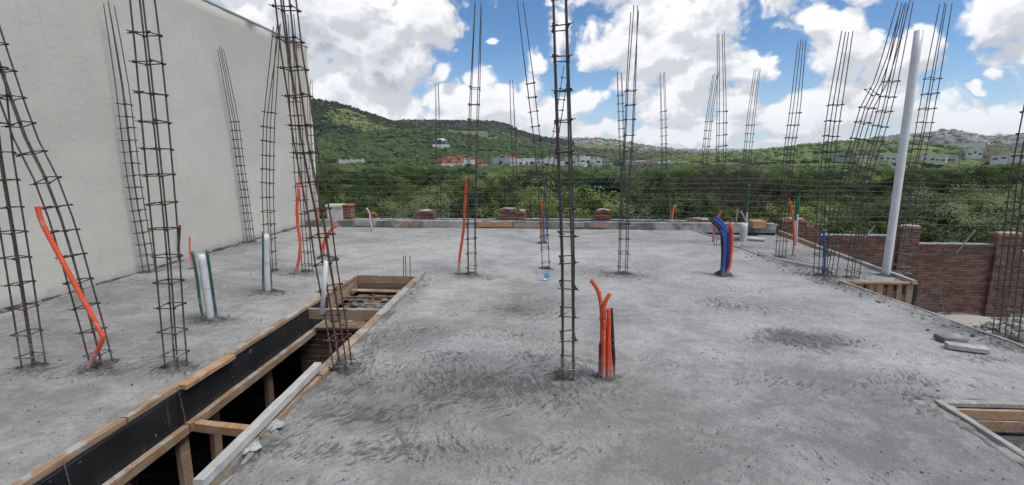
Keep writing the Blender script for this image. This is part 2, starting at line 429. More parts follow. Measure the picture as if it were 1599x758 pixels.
M['bigpipe'] = plastic('tall_white_pvc', (.70, .71, .73), .35, .25, False, .25)
def brick(name, c1, c2, c3, sx=1.0, row=.065, bw=.24, vertical=False):
    m, nt, b = new_mat(name); P = node(nt, 'ShaderNodeNewGeometry').outputs['Position']; x, y, z = sep(nt, P)
    vec = comb(nt, (x + y) if not vertical else z, z if not vertical else x + y, 0.0)
    bt = node(nt, 'ShaderNodeTexBrick'); nt.links.new(vec, bt.inputs['Vector'])
    bt.inputs['Color1'].default_value = (*c1, 1); bt.inputs['Color2'].default_value = (*c2, 1); bt.inputs['Mortar'].default_value = (*c3, 1)
    bt.inputs['Scale'].default_value = 1; bt.inputs['Mortar Size'].default_value = .008; bt.inputs['Mortar Smooth'].default_value = .3
    bt.inputs['Brick Width'].default_value = bw; bt.inputs['Row Height'].default_value = row; bt.inputs['Bias'].default_value = -.1
    n = noise_s(nt, P, 7, 7, .65); n2 = noise_s(nt, P, 1.3, 5, .6)
    cell = noise_s(nt, mapping(nt, P, (4.2, 4.2, 15.4)), 1.0, 0, 0)
    c = mixc(nt, cell.smooth(.45, .6) * .6, bt.outputs['Color'], tuple(q * .42 for q in c1))
    c = mixc(nt, n.smooth(.5, .7) * .35, c, (.06, .04, .04)); c = mixc(nt, n2.smooth(.54, .72) * .28, c, (.30, .27, .25))
    nt.links.new(c, b.inputs['Base Color']); b.inputs['Roughness'].default_value = .9
    bump(nt, b, S(nt, bt.outputs['Fac']) * -1.0 + n * .3, .7, .012); return m
M['brick'] = brick('red_brick', (.165, .074, .048), (.080, .040, .030), (.19, .165, .15))
M['brick_l'] = brick('new_pier_brick', (.30, .12, .08), (.20, .085, .06), (.40, .37, .33))
M['brick_v'] = brick('soldier_brick', (.15, .055, .045), (.09, .036, .032), (.17, .15, .14), vertical=True)
M['brick_o'] = simple('loose_red_brick', (.44, .17, .10), .9, .3, 14, c2=(.20, .08, .055), world=True)
M['block'] = rough_concrete('aerated_block', (.34, .33, .31), (.50, .49, .46), 7, .4, .005)
M['wire'] = simple('galvanised_wire', (.42, .43, .44), .5, .1, 9, .4, 0)
M['darkpost'] = simple('dark_post', (.03, .03, .032), .6, .2, 9, .2, 0)
M['galv'] = simple('galvanised_tube', (.34, .35, .36), .45, .2, 20, .5, .1)

# ------------------------------------------------------------------ the slab
def edge_x(y):                                     # right edge of the pour
    pts = [(-3, 4.40), (2.6, 4.30), (4.27, 4.20), (5.23, 4.12), (6.57, 3.97), (8.15, 3.76), (11.42, 3.33), (14, 3.0)]
    for (a, b), (c, d) in zip(pts, pts[1:]):
        if y <= c: return b + (d - b) * (y - a) / (c - a)
    return 3.0
PIT = (-2.60, -1.67, .2, 6.40)
NOTCH = (2.70, 4.60, 1.2, 3.20)
damp_px = [(800,482,.55,.30,.7),(865,470,.3,.2,.4),(640,515,.45,.25,.6),(620,540,.3,.2,.5),(700,560,.35,.2,.6),(770,600,.8,.3,1.0),(850,560,.4,.2,.7),(690,620,.35,.18,.7),(880,600,.4,.2,.8),
           (560,600,.3,.25,.8),(590,650,.4,.18,.9),(500,640,.2,.2,.8),(450,690,.15,.15,.7),(530,700,.25,.1,.7),(600,710,.5,.12,.7),(760,700,.6,.09,.5),
           (1255,530,.42,.16,1.5),(1230,522,.3,.12,1.2),(1190,480,.4,.25,.55),(1120,470,.3,.3,.5),(1290,545,.2,.1,.5),(1150,450,.4,.3,.4),(1250,600,.8,.2,.3),
           (1430,590,.5,.15,.5),(1490,600,.4,.1,.6),(1540,560,.4,.12,.5),
           (1260,415,.5,.5,1.1),(1310,440,.35,.5,1.2),(1220,405,.3,.5,1.1),(1360,455,.3,.5,.9),(1450,490,.25,.4,.9),(1520,515,.25,.3,1.0),(1580,540,.2,.2,1.1),(1500,640,.4,.1,.6),(1450,625,.15,.1,1.1),
           (972,430,.35,.2,.9),(930,425,.7,.25,.5),(737,431,.3,.15,1.3),(722,428,.15,.1,1.2),(853,425,.2,.1,.7),(1130,430,.2,.12,1.2),(885,585,.25,.12,1.0),(950,592,.22,.1,.8),
           (53,578,.25,.14,1.0),(160,578,.3,.12,1.2),(275,575,.25,.14,1.1),(325,500,.35,.16,1.2),(415,458,.25,.14,1.1),(470,428,.35,.16,1.1),(430,425,.2,.2,.9),(232,420,.6,.3,1.1),(392,380,.4,.4,1.0),(540,580,.2,.14,1.2),
           (100,440,1.2,.4,.65),(40,470,.8,.4,.7),(230,395,.8,.5,.7),(330,395,1.2,.6,.5),(300,440,.9,.3,.45),(60,520,.7,.2,.3),(180,470,.6,.25,.35),
           (650,455,.15,.6,.8),(575,545,.12,.5,.8),(500,600,.12,.4,.9),(400,700,.12,.3,1.0),(600,375,1.2,.5,.35),(900,385,1.4,.5,.35),(1050,372,.8,.4,.35),(700,395,1.0,.4,.3),(1000,410,.8,.3,.3),(820,520,.5,.2,.35)]
DP = []
for (px, py, rx, ry, a) in damp_px:
    g = G(px, py); DP.append((g.x, g.y, rx, ry, a))
TP = []
for (px, py, rx, ry, a) in [(1120, 700, 1.3, .45, -.30), (950, 650, .5, .25, -.15), (1250, 610, .8, .35, -.25), (1400, 680, .6, .4, -.25), (120, 520, 1.3, .9, -.22), (60, 650, .8, .5, -.15), (250, 450, 1.5, .7, -.25), (760, 600, .9, .4, -.38), (600, 640, .5, .3, -.35), (820, 490, .5, .3, -.25), (640, 520, .35, .25, -.2), (1250, 525, .45, .2, -.25),
                            (900, 400, 3.0, 1.0, .30), (700, 385, 1.5, 1.0, .25), (1180, 440, .9, .6, .35), (1000, 450, .8, .5, .25), (1130, 510, .6, .3, .3), (1330, 490, .5, .5, .35), (1420, 570, .7, .35, .4), (1550, 600, .5, .3, .3), (690, 450, .5, .5, .25), (660, 490, .3, .4, .2), (560, 560, .25, .2, .3), (600, 700, .3, .12, .2), (1000, 540, .5, .25, .2), (830, 540, .3, .12, .2), (420, 500, .4, .6, .25), (560, 400, 1.0, .7, .15)]:
    g = G(px, py); TP.append((g.x, g.y, rx, ry, a))
def tone_at(x, y):
    t = 0
    for (a, b, rx, ry, am) in TP: t += am * math.exp(-((x - a) / rx) ** 2 - ((y - b) / ry) ** 2)
    return t
def smst(a, b, x):
    t = min(1, max(0, (x - a) / (b - a))); return t * t * (3 - 2 * t)
def build_slab():
    xs = list(np.arange(-5.80, 4.21, .046)); ys = list(np.arange(-1.6, 11.16, .046))
    for v in PIT[:2] + NOTCH[:1]: xs[min(range(len(xs)), key=lambda i: abs(xs[i] - v))] = v
    for v in (PIT[2], PIT[3], NOTCH[2], NOTCH[3]): ys[min(range(len(ys)), key=lambda i: abs(ys[i] - v))] = v
    ys[-1] = 11.16; nx, ny = len(xs), len(ys)
    def hole(x, y):
        return (PIT[0] < x < PIT[1] and PIT[2] < y < PIT[3]) or (NOTCH[0] < x and NOTCH[2] < y < NOTCH[3])
    V = []; D = []
    for j, y in enumerate(ys):
        ex = edge_x(y) - xs[-1]
        for i, x in enumerate(xs):
            wx = x + smst(2.8, 4.2, x) * ex if y > 3.3 else x + smst(2.8, 4.2, x) * ex
            p = Vector((wx, y, 0))
            h = mn.noise(p * .7) * .010 + mn.noise(p * 3.1) * .006 + mn.noise(p * 9.3) * .0035
            if i == nx - 1 or (nx - i) < 4: h += mn.noise(p * 6) * .01 + .01; wx += mn.noise(p * 5) * .03
            # ragged lips where the pour meets the formwork
            d = 0.0
            for (a, b, rx, ry, am) in DP:
                q = ((wx - a) / rx) ** 2 + ((y - b) / ry) ** 2
                if q < 6: d = max(d, am * math.exp(-q * .8)) if am > .5 else d + am * math.exp(-q)
            d *= .75
            h -= min(d, 1) * .004 - abs(mn.noise(p * 14)) * min(d, 1) * .016
            V.append((wx, y, h)); D.append(min(1.0, d))
    F = []; used = set()
    for j in range(ny - 1):
        for i in range(nx - 1):
            if hole((xs[i] + xs[i + 1]) / 2, (ys[j] + ys[j + 1]) / 2): continue
            a = j * nx + i; F.append((a, a + 1, a + nx + 1, a + nx)); used.add((a, a + 1)); used.add((a + 1, a + nx + 1)); used.add((a + nx + 1, a + nx)); used.add((a + nx, a))
    bot = {}; SK = []
    for (a, b) in list(used):
        if (b, a) not in used:
            for q in (a, b):
                if q not in bot: bot[q] = len(V); V.append((V[q][0], V[q][1], -.20)); D.append(.3)
            SK.append((b, a, bot[a], bot[b]))
    me = bpy.data.meshes.new('roof_slab'); me.from_pydata(V, [], F + SK); me.update(); me.materials.append(M['slab'])
    at = me.attributes.new('damp', 'FLOAT', 'POINT'); at.data.foreach_set('value', D)
    at = me.attributes.new('tone', 'FLOAT', 'POINT'); at.data.foreach_set('value', [tone_at(v[0], v[1]) for v in V])
    me.polygons.foreach_set('use_smooth', [True] * len(F) + [False] * len(SK))
    o = bpy.data.objects.new('roof_slab', me); col.objects.link(o); tag(o, 'rough grey freshly poured concrete roof slab', kind='structure')
build_slab()
mb = MB()
mb.box((-5.8, -1.6, -.32), (-2.72, 11.16, -.203)); mb.box((-1.60, -1.6, -.32), (2.62, 11.16, -.203)); mb.box((-2.72, 6.47, -.32), (-1.60, 11.16, -.203))
mb.box((2.62, 3.26, -.32), (3.3, 11.16, -.203)); mb.box((-2.72, -1.6, -.32), (-1.6, .12, -.203)); mb.box((2.62, -1.6, -.32), (4.2, 1.1, -.203))
tag(mb.build('slab_formwork', M['wood_dark']), 'old plank decking carrying the poured slab from below', kind='structure')

# ------------------------------------------------------------------ lower storey walls and floor
mb = MB(); mb.box((-5.78, -1.58, -2.6), (4.0, 11.1, -2.29)); tag(mb.build('lower_floor', M['concrete']), kind='structure')
GZ = -2.30
def wall_thing(lo, hi, m, label, name='brick_wall', cat='wall'):
    mb = MB(); mb.box(lo, hi); return tag(mb.build(name, m), label, cat)
wall_thing((-2.98, .2, GZ), (-2.86, 2.92, -.33), M['brick'], 'dark red brick wall deep under the slab seen through the pit')
wall_thing((-2.75, 5.06, GZ), (-1.62, 5.18, -.30), M['brick'], 'shadowed brick wall closing the far end of the long pit')
wall_thing((3.72, -1.5, GZ), (3.85, 11.0, -.33), M['brick'], 'outer brick wall under the right edge of the slab')
wall_thing((-5.75, -1.5, GZ), (4.0, -1.38, -.33), M['brick'], 'rear brick wall of the storey under the slab')
wall_thing((-5.7, 11.0, GZ), (3.7, 11.12, -.33), M['brick'], 'far brick wall of the storey under the slab')

# ------------------------------------------------------------------ neighbour's rendered wall
def stucco_wall():
    # finely gridded face so the trowelled render has real relief
    ys = np.arange(-5, 12.31, .1); zs = np.arange(GZ, 4.34, .1); V = []; F = []
    ys[-1] = 12.2; ny, nz = len(ys), len(zs)
    for z in zs:
        for y in ys:
            p = Vector((0, y, z)); V.append((-5.83 + mn.noise(p * .8) * .012 + mn.noise(p * 3) * .008, y, z if z < 4.2 else 4.29 + mn.noise(p * .5) * .006))
    for j in range(nz - 1):
        for i in range(ny - 1): a = j * ny + i; F.append((a, a + 1, a + ny + 1, a + ny))
    b = len(V); e = [0, ny - 1, (nz - 1) * ny, nz * ny - 1]
    for q in e: V.append((-6.1, V[q][1], V[q][2]))
    F += [(e[1], b + 1, b + 3) + tuple(j * ny + ny - 1 for j in range(nz - 1, 0, -1)), (b, e[0]) + tuple(j * ny for j in range(1, nz)) + (b + 2,)]
    F += [tuple((nz - 1) * ny + i for i in range(ny)) + (b + 3, b + 2), (b, b + 2, b + 3, b + 1)]
    me = bpy.data.meshes.new('rendered_wall'); me.from_pydata(V, [], F); me.update(); me.materials.append(M['stucco'])
    me.polygons.foreach_set('use_smooth', [True] * ((nz - 1) * (ny - 1)) + [False] * 4)
    o = bpy.data.objects.new('rendered_wall', me); col.objects.link(o)
    tag(o, 'tall pale grey cement rendered wall of the neighbouring building', 'wall')
    # thin dark coping line
    mb = MB(); mb.box((-6.12, -5.02, 4.292), (-5.815, 12.23, 4.315)); mb.build('coping', M['stucco'], o)
    mb = MB()
    y = -1.5
    while y < 12.1:
        L = random.uniform(.1, .35); r = random.uniform(.015, .04)
        if random.random() < .8: mb.lump((-5.80 + random.uniform(-.01, .02), y, .0), (r * 1.4, L * .6, r), 1, .4, seed=y)
        y += L * .9
    m_ = mb.build('mortar_fillet', M['mortar'], o, True)
stucco_wall()

# ------------------------------------------------------------------ long pit: formwork
def B(name, m, parent, p0, p1, w_, t_, up=(0, 0, 1), **kw):
    mb = MB(); mb.board(p0, p1, w_, t_, up, **kw); return mb.build(name, m, parent)
f = empty('pit_formwork', (-2.6, .2, 0), 'long black formwork panels with pine top boards lining the left side of the pit', 'formwork')
def FB(name, m, p0, p1, w_, t_, up=(0, 0, 1), **kw):
    o = Vector((-2.6, .2, 0)); return B(name, m, f, Vector(p0) - o, Vector(p1) - o, w_, t_, up, **kw)
FB('form_panel', M['black'], (-2.585, .2, -.155), (-2.585, 3.02, -.155), .018, .29)
FB('form_panel', M['black'], (-2.583, 3.026, -.155), (-2.580, 5.45, -.155), .018, .29)
FB('top_board', M['wood'], (-2.60, .2, .022), (-2.612, 2.62, .024), .055, .04)
FB('top_board', M['wood'], (-2.605, 2.63, .028), (-2.60, 3.06, .030), .06, .038)
FB('top_board', M['wood_new'], (-2.575, 3.075, .022), (-2.565, 3.62, .022), .085, .036)
FB('top_board', M['wood'], (-2.595, 3.63, .020), (-2.59, 6.32, .022), .065, .038)
FB('waling', M['wood'], (-2.555, .2, -.285), (-2.555, 3.05, -.29), .045, .07)
FB('waling', M['wood'], (-2.55, 3.06, -.285), (-2.555, 5.5, -.285), .045, .07)
FB('side_board', M['wood'], (-2.585, 5.46, -.10), (-2.585, 6.38, -.10), .022, .20)
mb = MB(); mb.tube([(-.0 + .035, 2.0, .05), (.045, 2.01, -.2), (.055, 2.0, -.6)], .0025, 5); mb.build('tie_wire', M['tie'], f)
mb = MB(); mb.tube([(.035, 2.83, .05), (.045, 2.85, -.2), (.05, 2.83, -.35)], .0025, 5); mb.build('tie_wire', M['tie'], f)

f2 = empty('pit_edge_boards', (-1.67, .2, 0), 'row of cement stained boards edging the right side of the pit', 'formwork')
def EB(name, m, p0, p1, w_, t_, up=(0, 0, 1), **kw):
    o = Vector((-1.67, .2, 0)); return B(name, m, f2, Vector(p0) - o, Vector(p1) - o, w_, t_, up, **kw)
EB('edge_board', M['wood'], (-1.70, .2, .005), (-1.69, 2.5, .008), .08, .05)
EB('edge_board', M['wood'], (-1.695, 2.51, .010), (-1.69, 3.12, .012), .085, .05)
EB('edge_board', M['wood_new'], (-1.70, 3.13, .008), (-1.695, 3.30, .008), .10, .045)
EB('edge_board', M['wood'], (-1.69, 3.31, .010), (-1.69, 4.7, .010), .085, .05)
EB('edge_board', M['wood_grey'], (-1.69, 4.71, .012), (-1.695, 5.75, .012), .085, .05)
EB('edge_board', M['wood'], (-1.695, 5.76, .01), (-1.70, 6.45, .01), .085, .05)
EB('side_panel', M['wood_dark'], (-1.735, .2, -.16), (-1.735, 6.38, -.16), .02, .27)
for k in range(9):
    y = .5 + k * .62 + random.uniform(-.15, .15)
    mb = MB(); mb.splat((.045, y, .012), .05, random.uniform(.12, .3), .010, k * 1.7, .8); mb.build('cement_crust', M['concrete'], f2, True)
for (px, py, r) in [(428, 664, .045), (388, 697, .06)]:
    g = G(px, py, .03) - Vector((-1.67, .2, 0)); mb = MB(); mb.splat((g.x, g.y, .036), r, r * 1.25, .012, px * .7, .3); mb.build('cement_spill', M['lime'], f2, True)

tm = empty('timber_batten', G(310, 757, .07), 'long whitish cement dusted batten lying loose along the pit edge', 'timber')
p1 = G(497, 571, .09) - tm.location
B('batten', M['wood_pale'], tm, (0, 0, 0), p1, .055, .055, jit=.002)
tm = tm.children[0]
# cross struts
mb = MB(); mb.board((-2.53, 3.12, -.30), (-1.75, 3.02, -.30), .06, .07); tag(mb.build('timber_strut', M['wood_new']), 'short bright pine strut spanning the pit below the loose batten', 'timber')
mb = MB(); mb.board((-2.57, 4.98, -.06), (-1.745, 4.98, -.06), .035, .12); tag(mb.build('timber_strut', M['wood']), 'upright plank crossing the pit in front of the rubble filled tray', 'timber')
mb = MB(); mb.board((-2.53, 2.08, -.30), (-1.75, 2.06, -.30), .05, .06); tag(mb.build('timber_strut', M['wood_new']), 'pine strut across the pit at the bottom of the photo', 'timber')
# far tray
f3 = empty('beam_tray', (-2.6, 5.0, -.1), 'plank tray at the far end of the pit holding beam steel and rubble', 'formwork')
o3 = Vector((-2.6, 5.0, -.1))
B('end_board', M['wood'], f3, Vector((-2.57, 6.39, -.03)) - o3, Vector((-1.745, 6.39, -.03)) - o3, .022, .12)
B('end_board', M['wood_dark'], f3, Vector((-2.57, 6.385, -.155)) - o3, Vector((-1.745, 6.385, -.155)) - o3, .022, .10)
B('base_plank', M['wood_dark'], f3, Vector((-2.3, 5.03, -.26)) - o3, Vector((-2.3, 6.37, -.26)) - o3, .5, .03)
B('base_plank', M['wood_dark'], f3, Vector((-1.9, 5.03, -.26)) - o3, Vector((-1.9, 6.37, -.26)) - o3, .28, .03)
B('cross_batten', M['wood_grey'], f3, Vector((-2.57, 5.45, -.16)) - o3, Vector((-1.745, 5.40, -.15)) - o3, .05, .03)
B('cross_batten', M['wood_dark'], f3, Vector((-2.57, 5.85, -.13)) - o3, Vector((-1.745, 5.9, -.13)) - o3, .03, .03)
B('cross_batten', M['wood'], f3, Vector((-2.55, 6.15, -.12)) - o3, Vector((-1.745, 6.12, -.12)) - o3, .09, .02)
mb = MB()
for k in range(90):
    r = random.uniform(.012, .045); mb.lump((random.uniform(.1, .85), random.uniform(.12, 1.3), -.13 + random.uniform(-.01, .03)), (r * 1.5, r * 1.2, r * .7), 1, .4, seed=k)
tag(mb.build('rubble', M['concrete'], f3, True), kind='stuff')
mb = MB()
for z in (-.03, -.10):
    for y in (.3, .45):
        mb.tube([(.0, y + .3, z), (.4, y + .31, z - .01), (.86, y + .3, z)], .005, 6)
mb.build('beam_bars', M['rebar'], f3)
# starter bars by the corner
for (px, py, ty) in [(630, 446, 400), (634, 449, 399), (641, 440, 400)]:
    b0 = G(px, py, 0); t0 = A(px + random.uniform(-1, 1), ty, b0.y); mb = MB(); mb.tube([b0 + Vector((0, 0, -.15)), (b0 + t0) / 2, t0], .006, 6)
    tag(mb.build('starter_bar', M['rebar_rust']), {630: 'left of three rusty starter bars at the far pit corner', 634: 'middle of three rusty starter bars at the far pit corner', 641: 'right of three rusty starter bars at the far pit corner'}[px], 'steel bar', 'starter bars at the pit corner')
mb = MB(); mb.board(G(648, 444, .03), G(664, 424, .04), .03, .07); tag(mb.build('wood_offcut', M['wood_grey']), 'grey cement crusted offcut board standing at the far right pit corner', 'timber')
# props below
for i, (px, x, y0) in enumerate([(0, -2.58, 3.02), (0, -2.62, 2.50), (0, -2.74, 3.5), (0, -2.62, 4.2), (0, -2.74, 1.9)]):
    mb = MB(); mb.board((x, y0, GZ), (x + random.uniform(-.05, .05), y0 + .03, -.33), .09, .045, (1, 0, 0))
    tag(mb.build('timber_prop', M['wood_dark' if i % 2 else 'wood']), ['brown prop post under the strut joint of the pit wall', 'dark prop post just nearer than the pit strut', 'pale prop post beyond the pit strut', 'prop post beside the blue drum in the pit', 'dark prop post in front of the pit brickwork'][i], 'timber prop', 'props under the slab')
mb = MB(); mb.tube([(-2.95, 5.05, GZ + z) for z in (0, .05, .4, .85, .9)], .28, 20, rad=[.26, .28, .29, .28, .26]); tag(mb.build('plastic_drum', M['blue'], smooth=True), 'dark blue plastic drum standing deep in the pit', 'drum')

# ------------------------------------------------------------------ right notch
f4 = empty('notch_formwork', (2.7, 3.2, 0), 'orange plank formwork box in the slab opening at lower right', 'formwork')
o4 = Vector((2.7, 3.2, 0))
def NB(name, m, p0, p1, w_, t_, up=(0, 0, 1), **kw): return B(name, m, f4, Vector(p0) - o4, Vector(p1) - o4, w_, t_, up, **kw)
NB('top_strip', M['wood_grey'], (2.70, 3.205, .014), (4.3, 3.215, .016), .05, .03)
NB('face_plank', M['wood_new'], (2.74, 3.17, -.042), (4.3, 3.175, -.042), .022, .07)
NB('face_plank', M['wood'], (2.74, 3.168, -.12), (4.3, 3.17, -.12), .022, .08)
NB('edge_strip', M['wood_grey'], (2.685, 3.22, .014), (2.67, 1.25, .014), .045, .03)
NB('inner_plank', M['wood_dark'], (2.735, 3.15, -.10), (2.735, 1.25, -.10), .02, .16)
mb = MB(); mb.box((2.72, 1.2, -.26), (4.4, 3.2, -.19)); tag(mb.build('sunken_pour', M['mortar']), 'dark lower concrete pour inside the opening', kind='structure')
for k, (x, y, rx, ry) in enumerate([(2.66, 3.22, .10, .05), (2.64, 3.0, .05, .12), (2.95, 3.25, .2, .035), (3.3, 3.25, .2, .04), (2.63, 2.6, .04, .2)]):
    mb = MB(); mb.splat(Vector((x, y, .008)) - o4, rx, ry, .010, k * 2.3, .8); mb.build('cement_crust', M['concrete'], f4, True)

# ------------------------------------------------------------------ back kerb
def kplank():
    m, nt, b = new_mat('stained_kerb_plank'); P = node(nt, 'ShaderNodeNewGeometry').outputs['Position']
    n = noise_s(nt, mapping(nt, P, (1, 1, 3)), 4, 7, .7, .4); n2 = noise_s(nt, P, 12, 5, .6)
    c = mixc(nt, n2.smooth(.35, .65), (.34, .17, .075), (.48, .28, .15)); c = mixc(nt, n.smooth(.46, .56), c, (.26, .25, .235))
    c = mixc(nt, n2.smooth(.6, .7) * .6, c, (.08, .075, .07)); nt.links.new(c, b.inputs['Base Color']); b.inputs['Roughness'].default_value = .9
    bump(nt, b, n + n2, .6, .01); return m
M['kplank'] = kplank()
kb = empty('parapet_kerb', (-1, 11.25, 0), 'low grey concrete kerb with orange plank patches along the back of the slab', 'kerb')
ok = Vector((-1, 11.25, 0))
mb = MB()
xs = np.arange(-5.7, 5.3, .08); V = []; F = []
for x in xs:
    n1 = mn.noise(Vector((x * 2, 0, 0))) * .02
    V += [(x + 1, -.09 + n1 * .5, -.05), (x + 1, -.08 + n1, .10), (x + 1, -.08 + n1, .155 + n1 * .6), (x + 1, .10, .160 + n1 * .4), (x + 1, .10, -.3)]
for i in range(len(xs) - 1):
    for k in range(4): F.append((i * 5 + k, (i + 1) * 5 + k, (i + 1) * 5 + k + 1, i * 5 + k + 1))
F += [(0, 1, 2, 3, 4), tuple((len(xs) - 1) * 5 + k for k in (4, 3, 2, 1, 0))]
mb.add(V, F); mb.build('kerb_body', M['concrete'], kb)
def px_x(px, Y=11.16): return A(px, 352, Y).x
for (a, b, mt, z0, z1) in [(555, 598, 'wood_grey', .02, .14), (600, 668, 'wood_grey', .0, .15), (612, 655, 'wood_new', .05, .14), (745, 800, 'wood_new', .03, .15), (802, 850, 'wood_new', .02, .12), (852, 872, 'wood_grey', .02, .13), (897, 912, 'wood_new', .04, .15), (920, 950, 'wood_new', .04, .14), (970, 1020, 'wood_grey', .0, .10)]:
    x0, x1 = px_x(a), px_x(b); mb = MB(); mb.board(Vector((x0, 11.135, (z0 + z1) / 2)) - ok, Vector((x1, 11.135, (z0 + z1) / 2)) - ok, .022, z1 - z0); mb.build('plank', M['kplank' if mt == 'wood_new' else 'concrete'], kb)

# ------------------------------------------------------------------ boundary wall behind, stepping down to the right
bw = empty('boundary_wall', (0, 12.35, GZ), 'red brick boundary wall with soldier courses and piers stepping down to the right', 'wall')
ob = Vector((0, 12.35, GZ)); YW = 12.35
def wx(px, py=365): return A(px, py, YW).x
def panel(x0, x1, top):
    mb = MB(); mb.box((x0, -.07, .30), (x1, .07, top - GZ - .20)); mb.build('brick_panel', M['brick'], bw)
    mb = MB(); mb.box((x0, -.075, .12), (x1, .075, .297)); mb.build('soldier_course', M['brick_v'], bw)
    mb = MB(); mb.box((x0, -.075, top - GZ - .197), (x1, .075, top - GZ - .03)); mb.build('soldier_course', M['brick_v'], bw)
    mb = MB(); mb.board((x0, 0, top - GZ - .012), (x1, 0, top - GZ - .012), .13, .03, jit=.004); mb.build('mortar_cap', M['lime'], bw)
    mb = MB(); mb.box((x0, -.09, -.4), (x1, .09, .117)); mb.build('footing', M['concrete'], bw)
def pier(x0, x1, top, cap=True, bottom=None, dpt=.14):
    mb = MB(); z0 = 0 if bottom is None else bottom - GZ
    mb.box((x0, -dpt, z0), (x1, dpt, top - GZ)); p = mb.build('pier', M['brick_l' if x0 < 4 else 'brick'], bw)
    mb = MB(); n = 3
    for k in range(4):
        w_ = (x1 - x0) / 2
        mb.box((x0 + random.uniform(-.02, .02) + (k % 2) * w_, -dpt - random.uniform(0, .02), top - GZ + .002 + (k // 2) * .0), (x0 + (k % 2) * w_ + w_ * .94, dpt, top - GZ + .055), .008)
    mb.build('loose_brick', M['brick_o'], p)
    mb = MB(); mb.lump(((x0 + x1) / 2, -.02, top - GZ + .065), ((x1 - x0) / 2 * .95, dpt * 1.05, .035), 2, .3, seed=x0); mb.build('mortar_cap', M['lime'], p, True)
    return p
z_at = lambda px, py: A(px, py, YW).z
edges = [-5.6, wx(665), wx(800), wx(941), wx(1088), wx(1236), wx(1416), wx(1572), 14.5]
tops = [A(px, py, YW).z for px, py in ((560, 341.5), (730, 342), (870, 342), (1010, 343.5), (1160, 350.5))] + [-.25, -.44, -.60]
for (a, b, t) in zip(edges, edges[1:], tops): panel(a + .02, b - .02, t)
for (a, b, y) in [(652, 679, 331), (782, 806, 328), (808, 821, 331), (930, 953, 330), (1074, 1106, 344), (1218, 1256, 344), (1402, 1432, 355), (1552, 1592, 366)]:
    pier(wx(a, y), wx(b, y), z_at((a + b) / 2, y) - .03)
x = wx(1253)
mb = MB(); mb.box((wx(1256), -.1, .2), (wx(1277), .1, z_at(1265, 353) - GZ)); mb.build('pier', M['brick'], bw)
wb = empty('block_stack', A(530, 345, 11.75) , 'white painted block pillar with bare brick side near the rendered wall', 'pillar')
zt = A(530, 323, 11.75).z - wb.location.z; x0 = A(514, 330, 11.75).x - wb.location.x; x1 = A(538, 330, 11.75).x - wb.location.x; x2 = A(551, 330, 11.75).x - wb.location.x
mb = MB(); mb.box((x0, -.12, -.5), (x1, .12, zt)); mb.build('white_block', M['white_block'], wb)
mb = MB(); mb.box((x1 + .003, -.11, -.5), (x2, .12, zt + .01)); mb.build('brick_side', M['brick_l'], wb)
mb = MB(); mb.box((x0 - .03, -.15, zt + .003), (x1 - .01, .14, zt + .06), .004); mb.build('cap', M['white_block'], wb)
mb = MB(); mb.box((x1, -.13, zt + .013), (x2 + .02, .13, zt + .06), .006); mb.build('loose_brick', M['brick_o'], wb)

# electric fence above it
ef = empty('wire_fence', (0, 12.35, 0), 'many stranded wire fence running above the brick boundary wall', 'fence')
def ftop(x):                                       # height of the wall top along x
    for (a, b, t) in zip(edges, edges[1:], tops):
        if x < b: return t
    return tops[-1]
pl = [(486, 345, 284), (625, 345, 312), (745, 346, 311), (788, 345, 276), (832, 346, 308), (966, 346, 308), (1047, 346, 305), (1056, 346, 300)]
for (px, y0, y1) in pl:
    a, b = A(px, y0, YW), A(px, y1, YW); mb = MB(); mb.tube([a - Vector((0, YW, 0)), b - Vector((0, YW, 0))], .012 if px == 788 else .008, 6)
    mb.build('fence_post', M['darkpost' if px == 788 else 'galv'], ef)
for (xa, ya, xb, yb) in [(1350, 372, 1366, 353), (1493, 396, 1523, 359)]:
    a, b = A(xa, ya, YW - .08), A(xb, yb, YW - .08); mb = MB(); mb.tube([a - Vector((0, YW, 0)), b - Vector((0, YW, 0))], .016, 6); mb.build('fence_post', M['galv'], ef)
for k, (yl, yr) in enumerate([(273, 285), (281, 292), (290, 300), (299, 309), (308, 318), (317, 328), (325, 340), (333, 349)]):
    pts = []
    for px in range(490, 1700, 40):
        t = (px - 490) / 1110; py = yl + (yr - yl) * (t ** 1.3) + 14 * max(0, t - .6) + 1.2 * math.sin(px * .03 + k)
        p = A(px, py, YW - .02); pts.append(p - Vector((0, YW, 0)))
    mb = MB(); mb.tube(pts, .0028, 4, cap=False); mb.build('wire', M['wire'], ef)

# ------------------------------------------------------------------ lower slab strip on the right
LZ = -.10
def lx(y): return 5.18 + (y - 7.2) * .045
V = []; F = []; ys_ = np.arange(6.98, 11.5, .07); n_ = 26
for y in ys_:
    for i in range(n_):
        x = edge_x(y) - .05 + (lx(y) - edge_x(y) + .05) * i / (n_ - 1); p = Vector((x, y, 0)); V.append((x, y, LZ + mn.noise(p * 3) * .012 + mn.noise(p * 9) * .006))
for j in range(len(ys_) - 1):
    for i in range(n_ - 1): a = j * n_ + i; F.append((a, a + 1, a + n_ + 1, a + n_))
mb = MB(); mb.add(V, F); o = mb.build('lower_slab', M['slab'], smooth=True); tag(o, kind='structure')
at = o.data.attributes.new('damp', 'FLOAT', 'POINT'); at.data.foreach_set('value', [.25 + .35 * abs(mn.noise(Vector(v) * 1.5)) * 2 for v in V])
sf = empty('strip_formwork', (5.2, 7, LZ), 'plank formwork edging the lower slab strip and its nailed end box', 'formwork')
os_ = Vector((5.2, 7, LZ))
def SB(name, m, p0, p1, w_, t_, up=(0, 0, 1), **kw): return B(name, m, sf, Vector(p0) - os_, Vector(p1) - os_, w_, t_, up, **kw)
